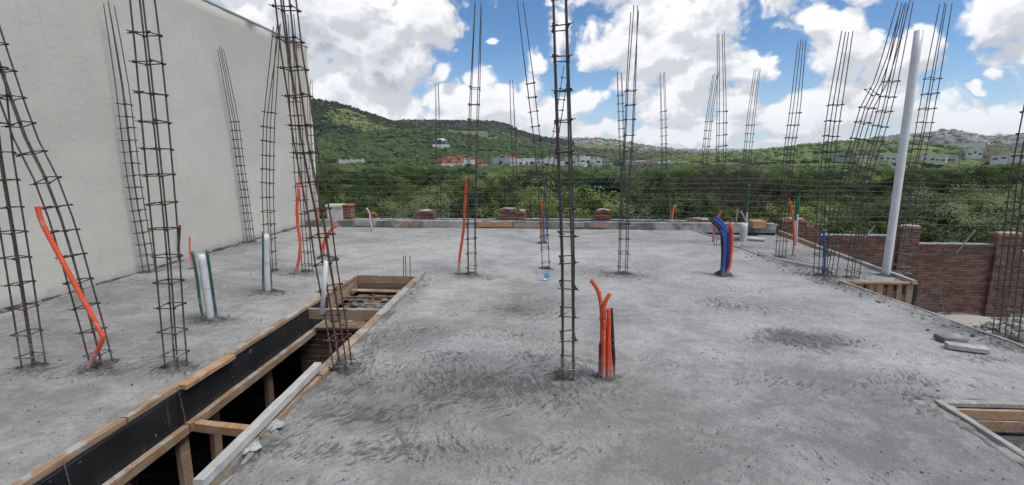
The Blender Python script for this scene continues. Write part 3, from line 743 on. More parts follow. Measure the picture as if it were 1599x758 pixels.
SB('edge_board', M['wood_grey'], (lx(6.9) + .03, 6.9, LZ + .02), (lx(9.6) + .03, 9.6, LZ + .03), .06, .06)
SB('edge_board', M['wood_new'], (lx(9.65) + .03, 9.62, LZ + .03), (lx(11.3) + .03, 11.3, LZ + .05), .05, .09)
SB('side_board', M['wood_new'], (lx(6.9) - .02, 6.95, LZ - .10), (lx(10.2) - .04, 10.2, LZ - .10), .02, .18)
a = G(1340, 440, LZ); b = G(1415, 434, LZ)
SB('end_rail', M['wood_new'], (4.10, 6.94, LZ + .0), (5.25, 6.94, LZ + .0), .05, .035)
for i, x in enumerate(np.linspace(4.12, 5.18, 9)):
    SB('end_plank', M[['wood', 'wood_new', 'wood_dark', 'wood'][i % 4]], (x, 6.95 + .012 * (i % 2), LZ - .03), (x + random.uniform(-.02, .02), 6.95 + .012 * (i % 2), LZ - .62), random.uniform(.06, .11), .02, (0, 1, 0))
SB('end_post', M['black'], (5.25, 6.97, LZ - .02), (5.26, 6.97, LZ - .75), .05, .08, (0, 1, 0))
SB('end_post', M['wood_dark'], (4.6, 7.05, LZ - .05), (4.6, 7.05, -2.3), .08, .05, (0, 1, 0))
mb = MB(); mb.box((3.9, 7.0, GZ), (5.2, 7.08, LZ - .6)); tag(mb.build('brick_wall', M['brick']), 'brick wall under the end box of the lower slab', 'wall')
# thin divider strips between the pours
dv = [G(1070, 357), G(1112, 371), G(1150, 388), G(1190, 402)]
mb = MB()
for a, b in zip(dv, dv[1:]): mb.board(a + Vector((.04, 0, .012)), b + Vector((.04, 0, .012)), .04, .03)
tag(mb.build('divider_strip', M['wood_grey']), 'narrow pale batten dividing the main slab from the lower strip', 'timber')
mb = MB(); p = [G(1185, 395, LZ + .05), G(1215, 405, LZ + .05), G(1250, 412, LZ + .04), G(1283, 418, LZ + .03), G(1300, 425, LZ + .02)]
mb.tube(spline(p, 4), .022, 8); tag(mb.build('flexible_pipe', M['pvc'], smooth=True), 'pale flexible pipe lying along the lower slab edge', 'pipe')
# edge laths of the main slab at the right
mb = MB(); es = [Vector((edge_x(y) + .02, y, .004)) for y in np.arange(2.7, 7.0, .43)]
for a, b in zip(es, es[1:]): mb.board(a, b, .03, .03, jit=.006)
tag(mb.build('edge_lath', M['wood_grey']), 'thin cement covered lath along the right slab edge', 'timber')
mb = MB()
for k in range(230):
    y = random.uniform(3.5, 9.5); r = random.uniform(.003, .011) * (1.6 if random.random() < .1 else 1)
    mb.lump((edge_x(y) + random.gauss(-.10, .12), y, .012), (r * 1.5, r * 1.5, r * .6), 1, .45, seed=k)
tag(mb.build('mortar_crumbs', M['mortar']), 'dark mortar crumbs scattered along the right slab edge', kind='stuff')
mb = MB()
for k in range(520):
    u = random.random()
    px, py = (random.uniform(0, 1599), 380 + 378 * random.random() ** .7)
    g = G(px, py)
    if not (-5.7 < g.x < edge_x(g.y) - .1) or (PIT[0] - .1 < g.x < PIT[1] + .1 and g.y < 6.5) or (g.x > 2.6 and g.y < 3.3) or g.y > 10.9: continue
    r = random.uniform(.0018, .005) * (2 if random.random() < .08 else 1); mb.lump((g.x, g.y, .002), (r * 1.4, r, r * .7), 1, .4, seed=k)
tag(mb.build('grit', M['mortar'], smooth=True), 'small dark crumbs of mortar strewn over the slab', kind='stuff')

# ------------------------------------------------------------------ rebar cages
def bond(z0): return z0
def cage(base, axis, wx_, wy_, top_st, sp, label, group=None, bars=4, z0=0.0, mat='rebar', top=None, br=.0060, splay=0.0, Ybase=None, lean=0.0, first=.10, skip=(), wallx=None):
    """base/axis: sightings of the foot and of points up the axis; top: sighting height of the bar ends or None (runs on to 3.4 m)"""
    b0 = G(base[0], base[1], z0) if Ybase is None else A(base[0], base[1], Ybase)
    def onwall(px, py): d = ray(px, py); return Vector((0, 0, EYE)) + d * (wallx / d.x)
    if wallx: b0 = onwall(*base); b0.z = z0 if Ybase is None else b0.z
    root = empty('rebar_cage', b0, label, 'rebar cage', group)
    pts = [Vector((0, 0, 0))]
    for (ax, ay) in axis:
        q = A(ax, ay, b0.y) if not wallx else onwall(ax, ay); pts.append(q - b0)
    pts.sort(key=lambda q: q.z)
    if top is None:
        q, q2 = pts[-1], pts[-2]
        if q.z + b0.z < 3.3: pts.append(q + (q - q2).normalized() * ((3.3 - b0.z - q.z) / max(.5, (q - q2).normalized().z)))
    L = pts[-1].z
    def at_z(z):
        for a, b in zip(pts, pts[1:]):
            if z <= b.z: t = (z - a.z) / max(1e-6, b.z - a.z); return a.lerp(b, t)
        return pts[-1].copy()
    zt = A(axis[0][0], top_st, b0.y).z - b0.z
    if wallx:
        for (u, v), (u2, v2) in zip([base] + axis, axis):
            if v >= top_st >= v2: zt = onwall(u + (u2 - u) * (v - top_st) / (v - v2), top_st).z - b0.z
    offs = [(-1, -1), (1, -1), (1, 1), (-1, 1), (0, -1), (0, 1), (-1, 0), (1, 0)][:bars]
    for (ox, oy) in offs:
        hx, hy = ox * wx_ / 2, oy * wy_ / 2; P = []; nseg = 11
        Lb = L - random.uniform(0, .07); sd = Vector((random.uniform(-1, 1), random.uniform(-1, 1), 0)) * splay
        ph = random.uniform(0, 9)
        for k in range(nseg + 1):
            z = Lb * k / nseg; q = at_z(z); e = max(0, z - zt)
            sq = 1 - .25 * min(1, e / 1.2)
            q += Vector((hx * sq + math.sin(z * 2.1 + ph) * .004, hy * sq + math.cos(z * 1.7 + ph) * .004, 0)) + sd * e
            P.append(q)
        P[0].z = -.08
        mb = MB(); mb.tube(P, br, 6); mb.build('longitudinal_bar', M[mat], root, True)
    # one stirrup mesh, copied up the cage
    a, b = wx_ / 2 + br + .004, wy_ / 2 + br + .004; mb = MB(); e = .012
    loop = [(-a, -b + e, 0), (-a + e, -b, 0), (a - e, -b, .002), (a, -b + e, .002), (a, b - e, .004), (a - e, b, .004), (-a + e, b, .006), (-a, b - e, .006), (-a, -b + e, .008), (-a - .006, -b - .022, .012)]
    mb.tube(loop, .0044, 5); mb.tube([(-a, b - e, .006), (-a, -b, .012), (-a + .03, -b + .035, .014)], .0034, 5)
    for (cx, cy) in ((-a, -b), (a, -b), (a, b), (-a, b)):      # twisted tie-wire knots
        mb.lump((cx * .97, cy * .97, .002), (.0125, .0125, .011), 1, .5, seed=cx * 90 + cy)
    mb.tube([(a - .01, -b - .004, 0), (a + .026, -b - .012, .006)], .0036, 4); mb.tube([(-a, -b, .004), (-a - .02, -b - .006, -.004)], .0034, 4)
    st = None; z = first; k = 0
    while z < min(zt + .02, L - .02):
        if k not in skip:
            if st is None: st = mb.build('stirrup', M['tie'], root, True); o = st
            else: o = st.copy(); col.objects.link(o); o.parent = root
            q = at_z(z); q2 = at_z(z + .1); t = (q2 - q).normalized()
            o.location = q; o.rotation_euler = (-math.atan2(t.y, t.z) + random.uniform(-.07, .07), math.atan2(t.x, t.z) + random.uniform(-.08, .08), random.uniform(-.05, .05))
            if random.random() < .4: o.scale = (-1, 1, 1)
        z += sp * random.uniform(.93, 1.07); k += 1
    # cement collar at the foot
    if Ybase is None:
        mb = MB(); mb.splat((0, 0, .004), .06 + wx_ * .55, .05 + wy_ * .45, .03, base[0] * .37); mb.build('mortar_collar', M['mortar'], root, True)
    return root
cage((53, 574), [(25, 400), (9, 300), (0, 240), (-14, 95)], .095, .095, 88, .20, 'leftmost rebar cage standing on the near left slab, running off the photo edge', top=1)
cage((160, 570), [(114, 400), (84, 300), (46, 230), (8, 130), (-22, 40)], .095, .095, 40, .20, 'rebar cage leaning left with the long bent orange conduit beside its foot')
cage((232, 418), [(212, 300), (193, 148), (168, 0)], .10, .10, 148, .16, 'rebar cage against the rendered wall with long bare bars above its ties', wallx=-5.68)
cage((275, 571), [(262, 400), (243, 200), (228, 50), (222, 0)], .11, .105, 30, .205, 'tall upright rebar cage between the wall and the two white pvc pipes')
cage((392, 376), [(379, 280), (367, 190), (343, 72)], .085, .085, 190, .155, 'slim rebar cage leaning against the middle of the rendered wall', top=1, wallx=-5.70)
cage((424, 424), [(418, 300), (419, 198), (422, 163), (436, 35)], .10, .10, 163, .20, 'rebar cage with splayed thin bar ends behind the single white pvc pipe', top=1, splay=.05)
cage((480, 424), [(473, 334), (466, 230), (460, 158), (452, 20)], .10, .10, 158, .19, 'rebar cage standing right behind the tall crumpled orange conduit')
cage((537, 575), [(524, 496), (508, 403), (499, 334), (492, 301), (477, 230), (467, 153), (454, 74), (450, 33), (446, 0)], .105, .115, 0, .20, 'heavy six bar rebar cage leaning left at the right edge of the pit', bars=6, first=.04, mat='rebar_rust')
cage((498, 343), [(490, 290), (485, 200), (484, 123)], .09, .12, 190, .19, 'faint slender rebar cage on the far kerb beside the rendered wall corner', top=1, Ybase=11.6, br=.0058, wallx=-5.55)
cage((686, 341), [(685, 250), (682, 128)], .09, .12, 198, .19, 'thin two line rebar cage on the far wall in front of the dome house', top=1, Ybase=12.3, br=.0058)
cage((737, 428), [(736, 340), (739, 200), (742, 132), (747, 0)], .105, .12, 132, .20, 'upright rebar cage beside the straight tall orange conduit')
cage((806, 344), [(804, 260), (801, 199), (798, 124)], .09, .12, 199, .17, 'thin rebar cage rising from the double brick pier', top=1, Ybase=12.3, br=.0058)
cage((853, 420), [(848, 330), (841, 240), (828, 127), (812, 0)], .095, .12, 127, .20, 'rebar cage leaning left with the pale blue disc at its foot')
cage((848, 380), [(855, 290), (863, 240), (873, 180), (885, 100)], .10, .10, 118, .20, 'rebar cage leaning right behind the heavy central cage', top=1)
cage((887, 586), [(886, 400), (880, 200), (874, 0)], .082, .19, -60, .20, 'heavy central rebar cage on the slab nearest the camera', br=.0074, bars=4)
cage((972, 428), [(974, 378), (976, 294), (982, 215), (985, 132), (992, 8)], .10, .12, 132, .20, 'rebar cage right of the central one, its four bar ends spread at the top', top=1, splay=.02)
cage((976, 344), [(973, 280), (970, 200), (967, 112)], .10, .12, 150, .19, 'distant rebar cage on the kerb just left of the spread four bar cage', top=1, Ybase=11.9, br=.0058)
cage((1039, 344), [(1037, 260), (1036, 180), (1034, 112)], .10, .12, 165, .19, 'thin upright rebar cage beside the short orange and white pipe', top=1, Ybase=12.2, br=.0058)
cage((1090, 340), [(1097, 280), (1103, 225), (1108, 180), (1118, 112)], .10, .12, 180, .19, 'distant rebar cage leaning right on the kerb left of the blue hoses', top=1, Ybase=11.6, br=.0058)
cage((1122, 391), [(1126, 260), (1127, 174), (1125, 47)], .12, .12, 174, .20, 'upright rebar cage rising just behind the blue hose bundle', top=1, z0=LZ)
cage((1157, 346), [(1161, 300), (1166, 250), (1172, 190), (1183, 105)], .12, .12, 190, .19, 'distant rebar cage behind the tall green pipe', top=1, Ybase=11.6, br=.0058)
cage((1219, 402), [(1226, 300), (1234, 220), (1241, 178), (1253, 58)], .11, .11, 178, .20, 'rebar cage beside the thin orange conduit on the lower slab', top=1, z0=LZ)
cage((1281, 430), [(1285, 330), (1291, 270), (1297, 213), (1304, 165), (1324, 43)], .11, .11, 165, .20, 'left one of the cages crowded at the slab edge by the blue pipe', 'crowded cages by the slab edge', top=1, z0=0)
cage((1294, 432), [(1310, 340), (1328, 260), (1343, 205), (1361, 143), (1378, 125), (1412, 0)], .11, .11, 125, .20, 'strongly right leaning cage in the middle of the crowded slab edge group', 'crowded cages by the slab edge', z0=0)
cage((1331, 434), [(1342, 340), (1348, 280), (1361, 240), (1376, 192), (1391, 128), (1418, 0)], .11, .11, 128, .19, 'right leaning cage at the end box of the lower slab', 'crowded cages by the slab edge', z0=LZ)
cage((1404, 425), [(1413, 350), (1424, 290), (1433, 245), (1442, 202), (1456, 122), (1478, 0)], .12, .12, 122, .20, 'rebar cage leaning right beside the tall white pipe', z0=LZ)
cage((1570, 527), [(1579, 433), (1590, 350), (1600, 270), (1625, 150)], .115, .125, -40, .19, 'rebar cage at the right edge of the photo before the brick wall', z0=-.02, bars=6)

# ------------------------------------------------------------------ conduits and pipes
def pipe(name, px_pts, r, mat, label, cat='conduit', z0=0.0, group=None, hollow=.75, Yb=None, seg=12, extra=None, root=None, smooth_n=5, dy=0.0):
    b0 = G(px_pts[0][0], px_pts[0][1], z0) if Yb is None else A(px_pts[0][0], px_pts[0][1], Yb)
    pts = [b0 + Vector((0, 0, -.05)), b0] + [A(x, y, b0.y + dy * (i + 1)) for i, (x, y) in enumerate(px_pts[1:])]
    o = root or None; mb = MB(); off = b0 if root is None else root.location
    if mat in ('orange', 'blue', 'blackp') and b0.y < 4.6:
        fine = [p - off for p in spline(pts, 14)]; acc = [fine[0]]; step = .0055
        for p in fine[1:]:
            while (p - acc[-1]).length > step: acc.append(acc[-1] + (p - acc[-1]).normalized() * step)
        n_ = len(acc); mb.tube(acc, r, seg, hollow=hollow, rad=[r * ((1.03 if (i // 2) % 2 else .95) + .03 * mn.noise(acc[i] * 20)) for i in range(n_)])
    else: mb.tube([p - off for p in spline(pts, smooth_n)], r, seg, hollow=hollow)
    if root is None:
        ob = mb.build(name, M[mat], None, True, b0)
        if label: tag(ob, label, cat, group)
    else: ob = mb.build(name, M[mat], root, True)
    if Yb is None and root is None and name == 'conduit':
        m2 = MB(); m2.splat((0, 0, .004), .055, .045, .022, px_pts[0][0] * .31); m2.build('mortar_collar', M['mortar'], ob, True)
    return ob
pipe('conduit', [(137, 578), (145, 560), (160, 530), (155, 515), (120, 450), (85, 385), (66, 348), (58, 322)], .017, 'orange', 'long bent orange conduit beside the left leaning cage')
pipe('conduit', [(461, 428), (467, 405), (469, 380), (465, 350), (464, 320), (467, 305), (465, 285)], .021, 'orange', 'tall crumpled orange conduit in front of the rendered wall corner')
pipe('conduit', [(716, 428), (718, 400), (724, 358), (726, 320), (729, 277)], .019, 'orange', 'tall straight orange conduit left of the upright cage')
pipe('conduit', [(1238, 400), (1240, 375), (1238, 340), (1232, 310)], .017, 'orange', 'thin orange conduit rising from the lower slab strip', z0=LZ)
pipe('conduit', [(1113, 386), (1114, 365), (1118, 345), (1127, 330)], .02, 'orange', 'orange conduit standing just behind the blue hoses', z0=LZ)
pipe('conduit', [(273, 408), (272, 385), (268, 352)], .022, 'orange', 'short orange conduit beside a dark hose against the rendered wall')
pipe('conduit', [(279, 408), (279, 385), (281, 352)], .017, 'blackp', 'short dark hose beside an orange conduit against the rendered wall')
pipe('conduit', [(301, 420), (297, 395), (296, 370)], .012, 'orange', 'small orange conduit tip behind the two white pvc pipes')
pipe('conduit', [(1287, 432), (1288, 400), (1287, 372), (1285, 357)], .014, 'blue', 'single short blue pipe inside the crowded cages')
pipe('conduit', [(1048, 357), (1049, 345), (1050, 336)], .02, 'pvc', 'white stub below a short orange conduit by the far kerb', hollow=0, z0=0)
pipe('conduit', [(1049.5, 338), (1051, 330), (1054, 321)], .028, 'orange', 'short orange conduit on the white stub by the far kerb', Yb=10.95)
# hooked small pipe by the kerb
r_ = empty('kerb_pipes', G(580, 361), 'hooked pinkish pipe and pale pipe standing in front of the far kerb', 'pipe')
pipe('hooked_pipe', [(580, 361), (580, 350), (579, 338), (582, 333), (588, 335)], .016, 'orange', None, root=r_)
pipe('pale_pipe', [(582, 362), (578, 345), (577, 333), (572, 325)], .014, 'pvc', None, root=r_)
# tangle at the foot of the heavy cage
r_ = empty('conduit_tangle', G(503, 402), 'tangled orange conduits and black hose beside the heavy pit side cage', 'conduit')
pipe('orange_conduit', [(503, 402), (504, 385), (510, 368), (519, 357), (527, 353)], .02, 'orange', None, root=r_)
pipe('orange_conduit', [(505, 402), (508, 375), (518, 358), (522, 346)], .016, 'orange', None, root=r_)
pipe('black_hose', [(496, 404), (505, 398), (515, 401), (527, 403)], .02, 'blackp', None, root=r_)
pipe('orange_conduit', [(497, 380), (496, 340), (494, 325)], .016, 'orange', None, Yb=9.5, root=None) and None
o = bpy.data.objects[[x.name for x in bpy.data.objects if x.name.startswith('orange_conduit')][-1]]
o.name = 'conduit.050'; tag(o, 'thin orange conduit half hidden behind the heavy pit side cage', 'conduit')
# grey hanging sleeve
mb = MB(); y_h = 3.36; mb.tube([A(503, 490, y_h), A(506, 450, y_h), A(509, 408, y_h)], .0165, 12, hollow=.8)
tag(mb.build('hanging_sleeve', M['pvc'], smooth=True), 'bright grey pvc sleeve tied upright to the heavy pit side cage', 'pipe')
# orange bundle by the central cage
r_ = empty('conduit_bundle', G(946, 590), 'bundle of orange conduits and one black pipe wired together by the central cage', 'conduit bundle')
pipe('orange_conduit', [(937, 588), (939, 560), (940, 520), (939, 480), (934, 455), (923, 437)], .0155, 'orange', None, root=r_)
pipe('orange_conduit', [(944, 589), (945, 550), (944, 510), (943, 485), (946, 470), (953, 459)], .0150, 'orange', None, root=r_)
pipe('orange_conduit', [(950, 590), (950, 550), (951, 510), (950, 482)], .0155, 'orange', None, root=r_)
pipe('orange_conduit', [(942, 592), (942, 560), (943, 520), (944, 500)], .0140, 'orange', None, root=r_, dy=-.002)
pipe('orange_conduit', [(955, 590), (953, 560), (950, 520), (948, 500)], .0140, 'orange', None, root=r_)
pipe('black_pipe', [(957, 588), (958, 560), (956, 520), (954, 482)], .0150, 'blackp', None, root=r_)
pipe('black_pipe', [(936, 592), (936, 570), (937, 535)], .0080, 'blackp', None, root=r_)
for py in (498, 541):
    c = A(946.5, py, r_.location.y) - r_.location; mb = MB()
    mb.tube([c + Vector((math.cos(a) * .054, math.sin(a) * .03, .003 * math.sin(3 * a))) for a in np.linspace(0, 2 * math.pi, 19)], .0022, 5); mb.build('binding_wire', M['tie'], r_)
mb = MB(); mb.splat((0, 0, .004), .11, .06, .03, 3.3); mb.build('mortar_collar', M['mortar'], r_, True)
# blue hose bundle
r_ = empty('hose_bundle', G(1130, 430), 'bundle of blue, black and orange hoses curving left at the top', 'hose bundle')
for (pts, r, mt) in [([(1130, 430), (1132, 400), (1133, 370), (1128, 355), (1115, 342)], .023, 'blue'), ([(1134, 430), (1136, 400), (1136, 370), (1130, 352), (1118, 338)], .021, 'blue'),
                     ([(1126, 430), (1128, 400), (1127, 370), (1122, 356), (1110, 345)], .018, 'blackp'), ([(1137, 430), (1138, 395), (1140, 370), (1140, 348)], .02, 'orange'), ([(1134, 431), (1140, 412), (1143, 380), (1143, 355)], .02, 'orange'), ([(1128, 431), (1131, 400), (1131, 375), (1127, 360)], .02, 'blue')]:
    pipe({'blue': 'blue_hose', 'blackp': 'black_hose', 'orange': 'orange_conduit'}[mt], pts, r, mt, None, root=r_)
mb = MB(); mb.splat((0, 0, .004), .12, .09, .075, 8.3); mb.build('mortar_collar', M['mortar'], r_, True)
# conduit in the cage behind the central one
pipe('conduit', [(848, 378), (848, 350), (846, 318)], .016, 'orange', 'orange conduit upright in the far cage left of centre')
pipe('conduit', [(850, 378), (849, 355), (848, 330)], .017, 'blue', 'dark blue pipe upright in the far cage left of centre')
# white pvc with green pipes
def pvc_group(label, main, r, greens):
    r_ = empty('pvc_riser', G(*main[0]), label, 'pipe')
    pipe('white_pipe', main, r, 'pvc', None, root=r_)
    for g in greens: pipe('green_pipe', g, .014, 'green', None, root=r_)
    mb = MB(); mb.splat((0, 0, .004), .16, .09, .03, main[0][0] * .3); mb.build('mortar_collar', M['mortar'], r_, True)
    for g in main[1:2]:
        c = A(g[0], g[1], r_.location.y) - r_.location; mb = MB()
        mb.tube([c + Vector((math.cos(a) * (r + .012), math.sin(a) * (r + .012), 0)) for a in np.linspace(0, 2 * math.pi, 15)], .0018, 4); mb.build('binding_wire', M['tie'], r_)
pvc_group('left pvc riser: leaning white pipe between two wavy green pipes', [(329, 499), (322, 450), (314, 397)], .036, [[(318, 501), (312, 470), (307, 430), (300, 393)], [(338, 496), (333, 460), (328, 425), (323, 391)]])
pvc_group('right pvc riser: slim white pipe with a long dark green pipe against it', [(418, 456), (416, 410), (415, 366)], .038, [[(411, 457), (411, 410), (411, 362)], [(424, 455), (422, 420), (419, 395)]])
# right hand service cluster
r_ = empty('drain_risers', G(1160, 376, LZ), 'two stubby white drain pipes near the far right kerb', 'pipe')
pipe('drain_pipe', [(1160, 377), (1162, 349)], .075, 'pvc', None, z0=LZ, root=r_, seg=16); pipe('drain_pipe', [(1149, 365), (1150, 350)], .045, 'pvc', None, z0=LZ, root=r_, seg=12)
mb = MB(); mb.tube([(-.5, .12, .05), (-.2, .05, .05), (.1, .0, .05), (.4, -.1, .04)], .04, 10); mb.build('drain_run', M['pvc'], r_, True)
r_ = empty('water_riser', A(1165, 352, 10.9), 'tall green pipe with white lower half at the far right kerb', 'pipe')
pipe('white_pipe', [(1165, 352), (1167, 325)], .018, 'pvc', None, Yb=10.9, root=r_, hollow=0)
pipe('green_pipe', [(1166.5, 328), (1168, 308), (1170, 288)], .022, 'green', None, Yb=10.9, root=r_)
r_ = empty('twin_riser', G(1243, 398, LZ), 'pair of green topped white pipes behind the thin orange conduit', 'pipe')
pipe('white_pipe', [(1243, 380), (1244, 355), (1245, 335)], .02, 'pvc', None, Yb=9.3, root=r_, hollow=0)
pipe('white_pipe', [(1240, 380), (1241, 355), (1242, 335)], .014, 'pvc', None, Yb=9.3, root=r_, hollow=0)
pipe('green_pipe', [(1242, 340), (1244, 320), (1245, 309)], .022, 'green', None, Yb=9.3, root=r_)
pipe('green_pipe', [(1245, 340), (1247, 320), (1248, 306)], .018, 'green', None, Yb=9.3, root=r_)
for i, (a, b, lab) in enumerate([((1149, 350), (1152, 326), 'left upright of the small timber goal by the far right kerb'), ((1166, 348), (1157, 330), 'leaning grey stick beside the green topped pipe')]):
    p, q = A(*a, 10.9), A(*b, 10.9); mb = MB(); mb.board(p, q, .03, .03, (0, 1, 0)); tag(mb.build('wood_stake', M['wood' if i == 0 else 'wood_grey']), lab, 'stake')
mb = MB(); mb.board(A(1172, 350, 11.1), A(1192, 350, 11.1), .3, .16); tag(mb.build('plank_stack', M['wood_new']), 'short stack of orange planks on the far right kerb', 'timber')
# the tall white pipe
b0 = G(1383, 430, LZ); zt = A(1435, 48, b0.y); mb = MB()
d = zt - b0; mb.tube([Vector((0, 0, -.1))] + [d * t for t in (0, .1, .3, .6, .9, 1.0)], .054, 24, hollow=.93, rad=None)
o = mb.build('drain_pipe', M['bigpipe'], None, True, b0); tag(o, 'tall thick white pvc pipe leaning right above the lower slab', 'pipe')
mb = MB(); mb.splat((.05, -.02, .004), .17, .10, .05, 2.2); mb.build('mortar_collar', M['mortar'], o, True)
# lid
c = G(853, 432, .055); mb = MB()
n = 28; prof = [(.0, .0), (.047, 0), (.054, .004), (.056, .012), (.05, .014), (.047, .008), (.0, .006)]
V = [(math.cos(2 * math.pi * k / n) * r, -z, math.sin(2 * math.pi * k / n) * r) for r, z in prof for k in range(n)]
F = [(i * n + k, i * n + (k + 1) % n, (i + 1) * n + (k + 1) % n, (i + 1) * n + k) for i in range(len(prof) - 1) for k in range(n)]
mb.add(V, F); o = mb.build('blue_disc', M['lid'], None, True, c); o.rotation_euler = (R(-14), 0, 0); tag(o, 'round pale blue plastic disc at the foot of the left leaning cage', 'disc')
mb = MB(); mb.board((-.02, -.016, .018), (.024, -.016, -.014), .014, .004, (0, 1, 0)); mb.build('clip', M['blue'], o)
# two blocks
for i, (c, w_, d_, h_, rz, mt, lab) in enumerate([(G(1508, 548), .27, .10, .045, -.05, 'block', 'nearer and longer of two pale blocks lying on the slab at right'), (G(1484, 533), .21, .12, .042, .35, 'concrete', 'farther pale block with dark end lying behind the longer one')]):
    mb = MB(); mb.board((-w_ / 2, 0, h_ / 2 + .008), (w_ / 2, 0, h_ / 2 + .008), d_, h_, ch=.006); o = mb.build('aerated_block', M[mt], None, False, c); o.rotation_euler = (0, 0, rz - .3); tag(o, lab, 'block')
# thin stake by the brick wall
a, b = G(1475, 494, GZ), None; p = A(1475, 494, 11.6); q = A(1465, 438, 11.6); mb = MB(); mb.tube([p, q], .008, 6); tag(mb.build('steel_stake', M['rebar_rust']), 'thin rusty rod leaning against the brick boundary wall', 'stake')
exec_late = []

# ------------------------------------------------------------------ terrain
def zground(x, y):
    r = math.hypot(x, y)
    if y < 12.4 and r < 17: base = GZ
    e = max(abs(x) * .5, y) if y > 0 else r
    base = GZ - 1.5 * smst(13.0, 18, e) - 2.4 * smst(20, 200, r)
    return base
rs = [0.5] + list(np.geomspace(3, 4600, 66)); na = 160; V = []; F = []
for r in rs:
    for k in range(na):
        a = 2 * math.pi * k / na; x, y = math.sin(a) * r, math.cos(a) * r
        h = mn.noise(Vector((x, y, 0)) * .15) * min(.5, max(0, r - 9) * .05) + (mn.noise(Vector((x, y, 0)) * .7) * .05 if r < 60 else 0)
        V.append((x, y, zground(x, y) + h - (.0 if r > 9 else .35)))
for i in range(len(rs) - 1):
    for k in range(na): F.append((i * na + k, i * na + (k + 1) % na, (i + 1) * na + (k + 1) % na, (i + 1) * na + k))
F.append(tuple(range(na - 1, -1, -1)))
F = [tuple(reversed(f)) for f in F]
def land(name, cols, sc, bs=.6, bd=.3, patches=(), near=None):
    m, nt, b = new_mat(name); P = node(nt, 'ShaderNodeNewGeometry').outputs['Position']
    n = noise_s(nt, P, sc, 8, .62, .5); n2 = noise_s(nt, P, sc * 7, 6, .7); vo = node(nt, 'ShaderNodeTexVoronoi'); nt.links.new(P, vo.inputs['Vector']); vo.inputs['Scale'].default_value = sc * 10
    c = mixc(nt, n.smooth(.40, .60), cols[0], cols[1]); c = mixc(nt, n2.smooth(.45, .62) * .8, c, cols[2])
    x, y, z = sep(nt, P)
    for (cx, cy, rx, ry, colr) in patches:
        dx = (x - cx) / rx; dy = (y - cy) / ry; d = (dx * dx + dy * dy)._m('SQRT') + (n - .5) * 2.2 + (n2 - .5) * 1.0
        c = mixc(nt, d.smooth(.2, 1.5, 1.0, 0.0) * .9, c, colr)
    if near:
        r = (x * x + y * y)._m('SQRT') + (noise_s(nt, P, .35, 5, .6) - .5) * 6
        c = mixc(nt, r.smooth(near[0], near[1], 1.0, 0.0), c, near[2])
    nt.links.new(c, b.inputs['Base Color']); b.inputs['Roughness'].default_value = .95; b.inputs['Specular IOR Level'].default_value = .1
    bump(nt, b, S(nt, vo.outputs['Distance']) * -1.0 + n2, bs, bd); return m
M['ground'] = land('valley_floor', [(.07, .085, .03), (.13, .13, .055), (.035, .06, .018)], .02, near=(17, 21, (.42, .39, .33)))
mb = MB(); mb.add(V, F); tag(mb.build('ground', M['ground'], smooth=True), kind='structure')

def layer(name, mat, ridge, r0, r1, depth, p=1.3, nz=1.0, zf=-6.3, spread=None, az_lim=(-1.25, 1.25)):
    pts = sorted([azel(px, py) for px, py in ridge]); az = [a for a, e in pts]; el = [e for a, e in pts]
    aa = np.linspace(az_lim[0], az_lim[1], 330); V = []; F = []; rr = [r0 + (r1 - r0) * t for t in np.linspace(0, 1, 34)] + [r1 + depth * t for t in (.15, .35, .65, 1.0)]
    E = np.interp(aa, az, el)
    def height(a, r):
        e = float(np.interp(a, az, el)); zr = EYE + math.tan(e) * r1
        q = Vector((math.sin(a) * r, math.cos(a) * r, 0)) / r1
        if r <= r1: t = (r - r0) / (r1 - r0); t = min(1, max(0, t)); s = t ** p; s = s * (1 - .25 * (1 - t)); wig = 4 * t * (1 - t)
        else: s = 1 - (r - r1) / depth * .9; wig = .3
        return zf + (zr - zf) * s + (mn.fractal(q * 9, .6, 2.1, 5) * .10 * wig + mn.noise(q * 40) * .012) * abs(zr - zf) * nz
    for r in rr:
        for a in aa: V.append((math.sin(a) * r, math.cos(a) * r, height(a, r)))
    n = len(aa)
    for i in range(len(rr) - 1):
        for k in range(n - 1): F.append((i * n + k, i * n + k + 1, (i + 1) * n + k + 1, (i + 1) * n + k))
    mb = MB(); mb.add(V, F); o = mb.build(name, mat, smooth=True); tag(o, kind='structure')
    return height
def P3(px, py, r):
    d = ray(px, py); h = math.hypot(d.x, d.y); return Vector((d.x / h * r, d.y / h * r, EYE + d.z / h * r))
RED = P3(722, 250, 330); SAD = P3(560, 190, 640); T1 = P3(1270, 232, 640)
M['hill_near'] = land('dark_scrub_slope', [(.050, .085, .026), (.080, .105, .040), (.028, .050, .018)], .03, patches=[])
M['hill_far'] = land('mesa_slope', [(.045, .070, .028), (.075, .095, .042), (.028, .048, .020)], .012, patches=[(SAD.x, SAD.y, 60, 45, (.19, .22, .08))])  # pale saddle patch: sunlight painted into the slope colour
M['mesa'] = land('plateau_slope', [(.10, .135, .055), (.21, .22, .11), (.065, .09, .04)], .006)
M['town_hill'] = land('dry_town_hill', [(.17, .19, .085), (.32, .27, .17), (.10, .13, .06)], .005)
M['green_hill'] = land('green_rolling_slope', [(.12, .17, .045), (.17, .20, .075), (.075, .115, .035)], .018, patches=[(T1.x, T1.y, 70, 60, (.30, .24, .12)), (T1.x + 90, T1.y - 10, 40, 60, (.26, .22, .11))])
